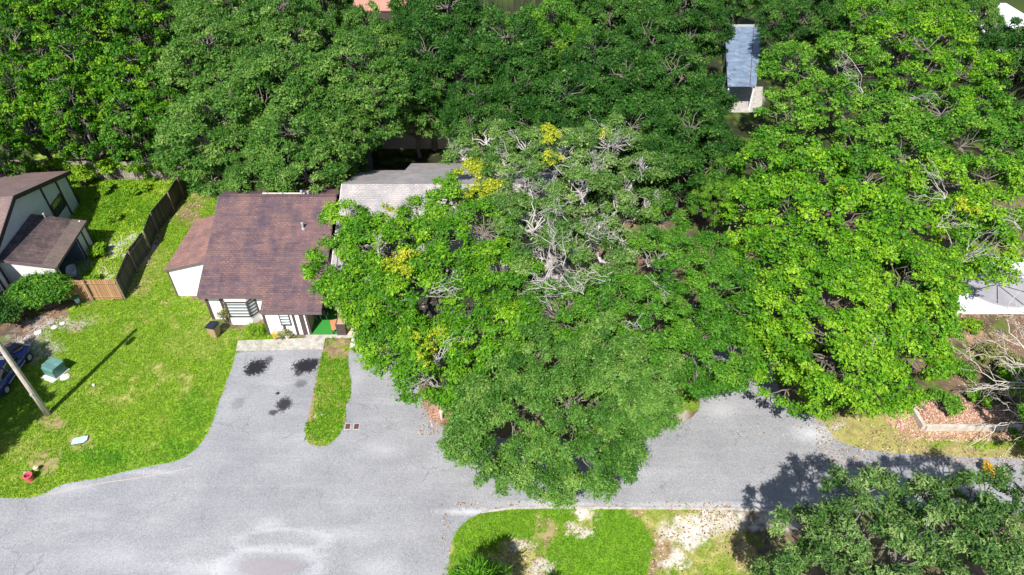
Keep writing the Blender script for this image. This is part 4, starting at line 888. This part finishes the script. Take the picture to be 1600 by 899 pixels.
# ------------------------------------------------------------------ fences
def fence(name, label, pts, hgt, m, postm, step=2.4, jitter=.04, group=None):
    root = thing(name, label, 'fence', tuple(pts[0])); o = Vector(pts[0]); r = random.Random(3); lean = 0
    for a, b in zip(pts[:-1], pts[1:]):
        a, b = Vector(a)-o, Vector(b)-o; L = (b-a).length; n = max(1, round(L/step))
        for k in range(n):
            p, q = a.lerp(b, k/n), a.lerp(b, (k+1)/n); d_ = (q-p).normalized(); nrm = Vector((-d_.y, d_.x, 0)); hh = hgt+r.uniform(-jitter, jitter); mb = MB(); LL = (q-p).length; nb = max(2, round(LL/.15)); lean = r.uniform(-.03, .03)
            for j in range(nb):
                s0 = p+d_*(LL*j/nb+.008); s1 = p+d_*(LL*(j+1)/nb-.008); hj = hh+r.uniform(-.02, .02); off = nrm*(.02+r.uniform(0, .006)); l = nrm*lean
                mb.prism([s0+off, s1+off, s1+off+l+Vector((0, 0, hj)), s0+off+l+Vector((0, 0, hj))], -nrm*.02)
            for z in (.3, hh-.3): mb.beam(p+Vector((0, 0, z))-nrm*.03, q+Vector((0, 0, z))-nrm*.03, .04, .09)
            mb.build('fence_panel', m, root)
            pb = MB(); pb.box(p.x-.05, p.x+.05, p.y-.05, p.y+.05, 0, hh+.05); po = pb.build('fence_post', postm, root); po.location = -nrm*.085
    return root
postw = plain('post_wood', (.24, .19, .14), (.15, .12, .09), 5, .85)
fence('wooden_fence', 'tan board fence joining the left house to the dark side fence', [(-32.7, 37.12, 0), (-28.45, 37.15, 0)], 1.85, wood_tan, postw, 2.1)
side_pts = [(-28.4, 37.15, 0), (-28.95, 40.5, 0), (-28.85, 43.0, 0), (-29.35, 45.6, 0), (-29.1, 48.6, 0), (-29.3, 53.4, 0)]
fence('wooden_fence', 'long dark wavy side fence between the left yard and the lawn', side_pts, 1.85, wood_dark, postw, 2.3)
fence('wooden_fence', 'grey weathered back fence half covered in vines', [(-46, 54.0, 0), (-29.4, 53.5, 0)], 1.9, wood_grey, postw, 2.4)
pa, pb_ = W(574, 266), W(586, 232)
fence('wooden_fence', 'dark side fence of the small yard behind the grey roof', [(pa.x-.2, pa.y+.4, 0), (pb_.x-.2, pb_.y+1, 0)], 1.9, wood_dark, postw, 2.3)
# vines on the back fence
for k, (px, rr, lab) in enumerate([(55, 1.0, 'vine heap on the back fence at its left end'), (95, 1.2, 'vine mass on the back fence near the house corner'), (135, .9, 'vine clump hanging on the back fence left of its middle'), (180, 1.3, 'broad vine mass over the middle of the back fence'), (222, 1.3, 'yellow green vine mass on the back fence right part'), (262, 1.0, 'vine heap where back fence meets the side fence')]):
    p = W(px, 262, 1.0); shrub('climbing_vine', lab, p.x, 53.65, rr, 2.1 if k % 2 else 1.7, L_vine, 90+k, int(22*rr), (.16, .12), cat='vine', group='vines on the back fence', stretch=(1.1, .45), tone=.55, cr=.3)

# ------------------------------------------------------------------ yard wall and far buildings
q0, q1 = W(598, 233), W(725, 233)
yd = thing('yard_wall', 'pale rendered yard wall with white cap behind the grey roof house', 'wall', tuple(q0))
mb = MB(); mb.box(0, q1.x-q0.x, 0, .2, 0, 1.9); mb.build('wall_panel', plain('render', (.5, .44, .36), (.38, .33, .27), 1.5, .8), yd)
mb = MB(); mb.box(-.05, q1.x-q0.x+.05, -.06, .26, 1.903, 2.02); mb.build('cap', white_pl, yd)
def far_building(name, label, pxl, pxr, pyt, pyb, z, mroof, mwall, par=True):
    a, b = W(pxl, pyb, z), W(pxr, pyb, z); c = W((pxl+pxr)/2, pyt, z); x0, x1 = a.x, b.x; y0, y1 = a.y, c.y
    x1 = W(pxr, pyt, z).x if par else max(x1, W(pxr, pyt, z).x)
    if par: x0 = W(pxl, pyt, z).x
    root = thing(name, label, 'building', (x0, y0, 0))
    m_ = MB(); m_.box(.15, x1-x0-.15, .15, y1-y0-.15, 0, z-.15); m_.build('wall', mwall, root)
    m_ = MB(); m_.box(0, x1-x0, 0, y1-y0, z-.147, z); ro_ = m_.build('roof', mroof, root)
    if par:
        m_ = MB(); m_.box(0, x1-x0, y1-y0+.003, y1-y0+.2, z-.15, z+.3); m_.build('parapet', white_pl, ro_)
        m_ = MB()
        for k in range(1, int((x1-x0)/1.2)): m_.box(k*1.2-.02, k*1.2+.02, .05, y1-y0-.05, z+.002, z+.03)
        m_.build('roof_seam', roof_far, ro_)
        for fx, fy in ((.3, .4), (.6, .7), (.75, .25)):
            m_ = MB(); m_.lathe([(.14, z), (.12, z+.35), (.2, z+.36), (.18, z+.45)], 10, ((x1-x0)*fx, (y1-y0)*fy)); m_.build('roof_vent', metal_grey, ro_)
    d_ = MB(); d_.box(.6, 1.7, .10, .147, .0, 2.1); d_.build('door', trim, root)
    return root
grw = plain('grey_wall', (.4, .41, .44), (.33, .34, .37), 2, .7)
def carport():
    a, b = W(1137, 134, 2.8), W(1190, 42, 2.8); x0, y0 = 26.4, a.y; x1, y1 = 31.0, b.y
    root = thing('carport', 'long blue grey metal roofed carport strip seen between dark and bright trees', 'carport', (x0, y0, 0)); L = y1-y0; sh = 24.0*a.y/67-x0
    def X(u, y): return (a.x-x0)*(1-y/L)+u*(3.0+1.6*y/L)
    m_ = MB(); m_.slab([(X(0, 0), 0, 2.8), (X(1, 0), 0, 2.8), (X(1, L), L, 2.8), (X(0, L), L, 2.8)], .12); ro_ = m_.build('roof', roof_far, root)
    m_ = MB(); m_.beam((X(0, L)-.1, L+.12, 2.9), (X(1, L)+.1, L+.12, 2.9), .14, .25); m_.build('end_beam', metal_grey, ro_)
    m_ = MB(); m_.beam((X(.78, 0), .02, 2.815), (X(.78, L), L-.02, 2.815), .06, .025); m_.build('roof_seam', trim, ro_)
    for u in (.06, .94):
        for y in (.3, L*.33, L*.66, L-.3): m_ = MB(); m_.box(X(u, y)-.07, X(u, y)+.07, y-.07, y+.07, 0, 2.675); m_.build('post', white_pl, root)
carport()
far_building('flat_roof_building', 'far building with blue grey roof mostly covered by dark oaks', 900, 990, 55, 140, 3, roof_far, grw)
far_building('flat_roof_building', 'far white roofed building glimpsed at the top right', 1545, 1572, 5, 55, 3.2, roof_white, grw, False)
a = far_building('hipped_roof_building', 'far building with salmon roof at the top edge', 545, 638, -40, 16, 3.4, roof_salmon, trim, False)
flat('concrete_patio', [W(1130, 136), W(1192, 136), W(1190, 176), W(1124, 176)], .03, concrete)

# ------------------------------------------------------------------ pool
pc = W(1556, 448); PR_ = 2.5
pool = thing('covered_pool', 'round pool with grey segmented cover on a white concrete slab', 'pool', (pc.x, pc.y, 0))
e0 = W(1484, 491); 
mb = MB(); mb.slab([(e0.x-pc.x, e0.y-pc.y, .09), (6.2, e0.y-pc.y, .09), (6.2, 3.4, .09), (1.2, 3.4, .09), (-1.8, 2.2, .09), (-3.0, -.6, .09)], .1); mb.build('pool_slab', plain('white_concrete', (.78, .79, .8), (.68, .7, .72), 1.2, .7), pool)
mb = MB(); mb.lathe([(PR_, .093), (PR_, .22), (PR_-.12, .22), (PR_-.14, .17), (.1, .2), (.02, .2)], 40); mb.build('pool_cover', plain('grey_cover', (.34, .33, .36), (.26, .25, .29), 1.2, .6), pool)
mb = MB()
for k in range(8): a_ = k*PI/4+.3; mb.beam((.1*math.cos(a_), .1*math.sin(a_), .215), ((PR_-.15)*math.cos(a_), (PR_-.15)*math.sin(a_), .195), .05, .03)
mb.build('cover_seam', trim_dark, pool)

# ------------------------------------------------------------------ retaining timbers
t0, t1, t2 = W(1413, 626), W(1441, 672), W(1592, 672)
ret = thing('retaining_timber', 'L shaped weathered timber edging around the mulch bed', 'retaining wall', tuple(t1))
for a_, b_ in ((t0, t1), (t1+Vector((.1, 0, 0)), t2)):
    for k in range(2):
        mb = MB(); mb.beam(a_-t1+Vector((0, 0, .12+.2*k)), b_-t1+Vector((0, 0, .12+.2*k)), .22, .195); mb.build('timber', plain('weathered_timber', (.55, .50, .43), (.36, .32, .27), 3, .85), ret)

# ------------------------------------------------------------------ utility pole
pp = W(75, 648)
up = thing('utility_pole', 'tall pale weathered utility pole on the lawn at left', 'pole', tuple(pp))
mb = MB(); mb.lathe([(.17, 0), (.155, 3), (.14, 6.5), (.125, 9.2), (.10, 9.3)], 16); mb.build('pole_shaft', plain('pole_wood', (.62, .55, .47), (.40, .35, .3), 3, .8), up, smooth=True)
mb = MB(); mb.box(.13, .16, -.09, -.03, .0, 6.8); mb.build('conduit', plain('conduit_grey', (.3, .3, .3), (.2, .2, .2), 4, .6), up)
mb = MB(); mb.lathe([(.16, 7.6), (.2, 7.66), (.2, 8.2), (.12, 8.3)], 14, (.42, 0)); mb.beam((.1, 0, 7.9), (.4, 0, 7.9), .06, .06); mb.build('pole_canister', metal_grey, up)
mb = MB(); mb.box(-.09, .09, -.185, -.15, 1.9, 2.1); mb.build('tag_plate', metal_grey, up)

# ------------------------------------------------------------------ electrical box with pad
tb = W(89, 583)
eb = thing('transformer_box', 'dark green sloped transformer box on the lawn near the pole', 'utility box', tuple(tb), math.radians(-22))
g1 = plain('green_paint', (.09, .22, .19), (.05, .14, .12), 3, .45)
mb = MB(); mb.box(-.55, .55, -.75, .55, 0, .08); mb.build('pad', concrete_pale, eb)
mb = MB(); mb.prism([(-.5, -.45, .083), (-.5, .45, .083), (-.5, .45, .82), (-.5, -.3, .82), (-.5, -.45, .7)], (1.0, 0, 0)); cb = mb.build('cabinet', g1, eb, bevel=.015)
mb = MB(); mb.box(-.53, .53, -.02, .48, .823, .86); mb.build('lid', plain('faded_green', (.14, .27, .25), (.08, .18, .16), 3, .45), cb)
mb = MB(); mb.box(-.53, .53, -.33, -.04, .823, .85); mb.build('lid', plain('faded_green_front', (.11, .22, .21), (.07, .15, .14), 3, .45), cb)

# ------------------------------------------------------------------ wheeled bins
def bin_(label, loc, rz):
    t = thing('trash_bin', label, 'trash bin', loc, rz, 'tan wheeled bins with dark lids'); tan = plain('tan_plastic', (.42, .29, .17), (.32, .22, .13), 4, .5); blk = plain('black_plastic', (.025, .03, .045), (.015, .018, .03), 3, .35)
    m_ = MB(); a, b, hh = .24, .33, 1.0
    pts0 = [(-a, -a-.02, .06), (a, -a-.02, .06), (a, a, .06), (-a, a, .06)]; pts1 = [(-b, -b, hh), (b, -b, hh), (b, b+.04, hh), (-b, b+.04, hh)]
    m_.v = pts0+pts1; m_.f = [(3, 2, 1, 0), (4, 5, 6, 7), (0, 1, 5, 4), (1, 2, 6, 5), (2, 3, 7, 6), (3, 0, 4, 7)]; bd = m_.build('body', tan, t, bevel=.03)
    m_ = MB(); m_.box(-b-.03, b+.03, -b-.05, b+.03, hh+.003, hh+.05); m_.box(-b+.06, b-.06, -b+.04, b-.06, hh+.051, hh+.085); m_.build('lid', blk, t, bevel=.012)
    m_ = MB(); m_.beam((-.24, b+.12, hh-.03), (.24, b+.12, hh-.03), .04, .04); m_.beam((-.22, b+.02, hh-.05), (-.22, b+.12, hh-.03), .04, .04); m_.beam((.22, b+.02, hh-.05), (.22, b+.12, hh-.03), .04, .04); m_.build('handle', blk, t)
    for s in (-1, 1):
        m_ = MB(); m_.lathe([(.03, -.03), (.12, -.03), (.12, .03), (.03, .03)], 16); w_ = m_.build('wheel', blk, t); w_.rotation_euler = (0, PI/2, 0); w_.location = (s*.26, a+.06, .12)
    return t
bin_('tan trash bin with black lid standing by the bay window shrub', tuple(W(338, 525)), math.radians(-14))
bin_('tan trash bin in shade at the left edge behind the utility pole', tuple(W(33, 560)), math.radians(-24))

# ------------------------------------------------------------------ small lawn fittings
cv = thing('utility_cover', 'pale teal in-ground meter cover set in the lawn', 'cover', tuple(W(125, 689)), .25)
mb = MB(); mb.prism([(-.46, -.26, .0), (.3, -.26, 0), (.46, -.08, 0), (.46, .26, 0), (-.3, .26, 0), (-.46, .1, 0)], (0, 0, .045)); mb.build('frame', trim, cv)
mb = MB(); mb.prism([(-.42, -.23, .047), (.28, -.23, .047), (.42, -.07, .047), (.42, .23, .047), (-.28, .23, .047), (-.42, .08, .047)], (0, 0, .03)); mb.build('lid', plain('pale_teal', (.42, .62, .58), (.34, .52, .48), 5, .6), cv)
def capv(name, label, px, py, c, R, hgt, ringc=None, open_=False):
    p = W(px, py); t = thing(name, label, 'pipe fitting', tuple(p)); m_ = plain(name+'_paint', c, tuple(x*.7 for x in c), 5, .5)
    mb = MB()
    if open_:
        mb.lathe([(R*.9, 0), (R*.9, hgt-.06), (R*1.15, hgt-.05), (R*1.15, hgt), (R*.75, hgt), (R*.7, hgt-.14), (.01, hgt-.16)], 18)
    else: mb.lathe([(R*.7, 0), (R*.7, hgt-.06), (R, hgt-.05), (R*.95, hgt), (R*.3, hgt+.04)], 16)
    mb.build('pipe', m_, t)
    mb = MB(); mb.lathe([(R*.3, hgt-.13 if open_ else hgt+.041), (R*.3, hgt-.02 if open_ else hgt+.08)], 6); mb.build('nut', plain(name+'_nut', ringc or c, None, 5, .5), t)
capv('red_standpipe', 'pink red open standpipe beside the teal cap on the front lawn', 48, 750, (.62, .12, .13), .22, .45, (.35, .03, .06), True)
capv('teal_pipe_cap', 'small teal pipe cap next to the red standpipe', 44, 743, (.2, .42, .38), .13, .3)
capv('cream_pipe_cap', 'cream pipe cap just behind the red standpipe', 59, 735, (.75, .66, .4), .14, .3)
capv('white_marker_cap', 'tiny white cap on the lawn right of the transformer box', 147, 603, (.8, .8, .8), .09, .12)
capv('grey_stub_post', 'short pale post in the pink mulch patch under the front trees', 690, 655, (.62, .58, .52), .12, .75)
# green lidded bucket behind the fence end
p = W(122, 472); bk = thing('bucket', 'white bucket with green lid at the foot of the tan fence', 'bucket', (p.x, p.y, 0))
mb = MB(); mb.lathe([(.15, 0), (.19, .4), (.18, .4)], 18); mb.build('body', white_pl, bk)
mb = MB(); mb.lathe([(.21, .403), (.21, .45), (.1, .47)], 18); mb.build('lid', plain('green_lid', (.02, .38, .18), (.02, .3, .14), 4, .4), bk)
# white tub in the left porch
p = W(112, 428); tbb = thing('plastic_tub', 'white oblong tub on the shaded porch of the left house', 'tub', (p.x+.1, p.y, .06), math.radians(25))
mb = MB(); hx, hy = .34, .6
pts = [(hx*math.copysign(abs(math.cos(t))**.6, math.cos(t)), hy*math.copysign(abs(math.sin(t))**.6, math.sin(t))) for t in np.linspace(0, 2*PI, 25)[:-1]]
n = len(pts); mb.v = [(x*.8, y*.85, 0) for x, y in pts]+[(x, y, .42) for x, y in pts]+[(x*.88, y*.92, .42) for x, y in pts]+[(x*.72, y*.8, .06) for x, y in pts]
for r_ in range(3):
    for k in range(n): mb.f.append((r_*n+k, r_*n+(k+1) % n, (r_+1)*n+(k+1) % n, (r_+1)*n+k))
mb.f.append(tuple(range(n-1, -1, -1))); mb.f.append(tuple(3*n+k for k in range(n))); mb.build('shell', white_pl, tbb)
# drain grates in the driveway
for k, px in enumerate((543.5, 557)):
    p = W(px, 667); g = thing('drain_cover', 'left of two small brown covers in the asphalt' if k == 0 else 'right of two small brown covers in the asphalt', 'cover', (p.x, p.y, .012), .05)
    mb = MB(); mb.box(-.19, .19, -.24, .24, .001, .014); mb.build('frame', plain('pinkish_concrete', (.5, .42, .4), None, 4, .8), g)
    mb = MB(); mb.box(-.14, .14, -.19, .19, .015, .026); mb.build('lid', plain('brown_iron', (.10, .05, .05), None, 8, .7), g)
# potted plants at the front wall
for k, (px, py, s) in enumerate(((431, 531, .8), (441, 530, 1.), (450, 530, .9))):
    p = W(px, py); t = thing('potted_plant', ['small reddish potted plant at the left of three by the front wall', 'middle potted plant with long leaves by the front wall', 'right potted plant in a pale ring pot by the front wall'][k], 'potted plant', (p.x, p.y, .045), 0, 'potted plants in front of the small window')
    mb = MB(); mb.lathe([(.11*s, 0), (.17*s, .24*s), (.18*s, .27*s), (.15*s, .27*s), (.14*s, .22*s), (.02, .22*s)], 16); mb.build('pot', plain('pot_clay', [(.5, .3, .22), (.2, .2, .2), (.7, .62, .58)][k], None, 5, .7), t)
    r = np.random.default_rng(100+k); link('foliage', leafmesh('foliage', *leaves([(np.array([r.normal(0, .1), r.normal(0, .1), .42*s]), .22*s, .6) for _ in range(4)], .24, .05, .5, r, 1)), [L_orange, L_dry, L_dry][k], t)
# porch furniture
p = W(519, 508, .45); pbn = thing('porch_table', 'orange topped low table on the green turf porch', 'table', (p.x+.2, p.y, .07), math.radians(18))
mb = MB(); mb.box(-.28, .28, -.5, .5, .4, .45); mb.build('tabletop', plain('orange_wood', (.62, .24, .12), (.5, .18, .09), 4, .5), pbn)
for sx in (-1, 1):
    for sy in (-1, 1): mb = MB(); mb.box(sx*.24-.03, sx*.24+.03, sy*.45-.03, sy*.45+.03, 0, .397); mb.build('leg', trim, pbn)
p = W(492, 500, .4)
for k in range(2):
    c = thing('porch_chair', 'dark porch chair nearer the house corner' if k == 0 else 'dark porch chair standing nearer the orange table', 'chair', (p.x-.1+k*.62, p.y+.55, .07), math.radians(160+20*k), 'dark porch chairs'); dk = plain('dark_chair', (.03, .03, .035), None, 4, .5)
    mb = MB(); mb.box(-.22, .22, -.22, .22, .42, .46); mb.build('seat', dk, c)
    mb = MB(); mb.box(-.22, .22, .19, .23, .463, .9); mb.build('backrest', dk, c)
    for sx in (-1, 1):
        for sy in (-1, 1): mb = MB(); mb.box(sx*.2-.018, sx*.2+.018, sy*.2-.018, sy*.2+.018, 0, .418); mb.build('leg', metal_grey, c)
# planter screen at the right side of the porch
p0 = W(527, 527); ps = thing('porch_screen', 'brown and tan low wooden screen at the right end of the porch', 'screen', (p0.x, yl-.15, 0))
mb = MB(); mb.box(0, .62, 0, .06, .07, 1.05); mb.box(0.0, .06, .061, 1.7, .07, 1.05); mb.build('panel', trim, ps)
mb = MB(); mb.box(.061, .62, .061, 1.7, .95, 1.02); mb.build('top_board', plain('tan_board', (.5, .33, .22), None, 3, .7), ps)
flat('porch_path', [W(534, 526), W(600, 526), W(585, 505), W(536, 505)], .03, plain('peach_concrete', (.72, .52, .40), (.6, .43, .33), 2, .8))

# ------------------------------------------------------------------ blue car
def car(label, loc, rz):
    t = thing('parked_car', label, 'car', loc, rz)
    paint = plain('blue_car_paint', (.03, .05, .22), (.025, .04, .19), 2, .18, .3, spec=.7); gl = plain('car_glass', (.015, .02, .02), None, 2, .05, spec=.9); rub = plain('tyre_rubber', (.02, .02, .02), None, 5, .8)
    # stations along y (tail -2.3 .. nose 2.3): y, half width, z bottom, z belt
    st = [(-2.3, .62, .45, .75), (-2.2, .80, .28, .92), (-1.7, .88, .2, 1.0), (-.9, .9, .2, .98), (.2, .9, .2, .95), (1.1, .89, .2, .9), (1.8, .85, .22, .8), (2.2, .74, .3, .68), (2.3, .55, .42, .58)]
    V = []
    for y, hw, z0, z1 in st:
        V += [(-hw*.9, y, z0), (-hw, y, z0+.12), (-hw, y, (z0+z1)/2+.05), (-hw*.93, y, z1-.05), (-hw*.75, y, z1), (0, y, z1+.04), (hw*.75, y, z1), (hw*.93, y, z1-.05), (hw, y, (z0+z1)/2+.05), (hw, y, z0+.12), (hw*.9, y, z0)]
    k = 11; F_ = []
    for i in range(len(st)-1):
        for j in range(k): a = i*k+j; b = i*k+(j+1) % k; F_.append((a, b, b+k, a+k))
    F_.append(tuple(range(k-1, -1, -1))); F_.append(tuple((len(st)-1)*k+j for j in range(k)))
    mb = MB(); mb.v = V; mb.f = F_; body = mb.build('body', paint, t, smooth=True); s_ = body.modifiers.new('s', 'SUBSURF'); s_.levels = s_.render_levels = 1
    # cabin glass and roof
    cab = [(-1.75, .72, .98), (-1.15, .62, 1.38), (.15, .62, 1.40), (1.0, .70, .93)]
    g = MB(); V = []
    for y, hw, z in cab: V += [(-hw, y, z), (hw, y, z)]
    bs = [(-.80, -1.75, .97), (-.82, -1.15, .97), (-.82, .15, .95), (-.80, 1.0, .90)]
    g.poly([V[0], V[1], V[3], V[2]]); g.poly([V[4], V[5], V[7], V[6]])
    for s in (-1, 1):
        q = [(s*.80, -1.75, .95), (s*.64, -1.15, 1.37), (s*.64, .15, 1.39), (s*.80, 1.0, .90)]; g.poly(q)
    g.build('windows', gl, t)
    rfm = MB(); rfm.slab([(-.64, -1.2, 1.385), (.64, -1.2, 1.385), (.64, .2, 1.405), (-.64, .2, 1.405)], .05); rfm.build('roof', paint, t, bevel=.02)
    pm = MB()
    for s in (-1, 1):
        pm.beam((s*.65, .18, 1.39), (s*.81, 1.02, .92), .06, .05); pm.beam((s*.65, -1.17, 1.37), (s*.81, -1.78, .97), .09, .05); pm.beam((s*.66, -.5, 1.38), (s*.83, -.5, .95), .07, .05)
    pm.build('pillars', paint, t)
    for s in (-1, 1):
        m_ = MB(); m_.box(s*.88-.08, s*.88+.12*s+.08, .62, .78, .93, 1.05); m_.build('mirror', paint, t, bevel=.02)
        for y in (-1.4, 1.4):
            m_ = MB(); m_.lathe([(.15, -.11), (.31, -.11), (.33, 0), (.31, .11), (.15, .11)], 22); w_ = m_.build('wheel', rub, t, smooth=False); w_.rotation_euler = (0, PI/2, 0); w_.location = (s*.82, y, .33)
            m_ = MB(); m_.lathe([(.03, -.118), (.19, -.115), (.19, .115), (.03, .118)], 14); m_.build('rim', metal_grey, w_)
        m_ = MB(); m_.box(s*.5-.17, s*.5+.17, -2.31, -2.2, .68, .82); m_.build('tail_light', plain('red_lens', (.35, .01, .01), None, 3, .2), t, bevel=.02)
        m_ = MB(); m_.box(s*.52-.16, s*.52+.16, 2.18, 2.3, .58, .68); m_.build('headlight', plain('lens', (.6, .6, .6), None, 3, .1), t, bevel=.02)
        m_ = MB(); m_.box(s*.905-.008, s*.905+.008, -1.0, 1.0, .42, .5); m_.build('side_trim', metal_grey, t)
car('dark blue car cut by the left edge of the view', (-32.75, 29.6, 0), math.radians(2))

# small litter: stones on the left gravel, white scraps
for k, (px, py, s, lab) in enumerate([(85, 512, .22, 'pale stone below the large hedge'), (98, 506, .18, 'small pale stone nearest the tan fence end'), (60, 520, .25, 'grey stone left of the other two under the hedge'), (102, 590, .3, 'white stepping stone at the transformer box corner')]):
    p = W(px, py); r = np.random.default_rng(200+k); bm = bmesh.new(); bmesh.ops.create_icosphere(bm, subdivisions=2, radius=s)
    for v in bm.verts: v.co *= 1+.25*(r.random()-.5); v.co.z *= .4
    me = bpy.data.meshes.new('stone'); bm.to_mesh(me); bm.free(); o = link('stone', me, concrete_pale); o.location = (p.x, p.y, s*.15); tag(o, lab, 'stone')
print('objects', len(bpy.data.objects), 'verts', sum(len(m.vertices) for m in bpy.data.meshes))
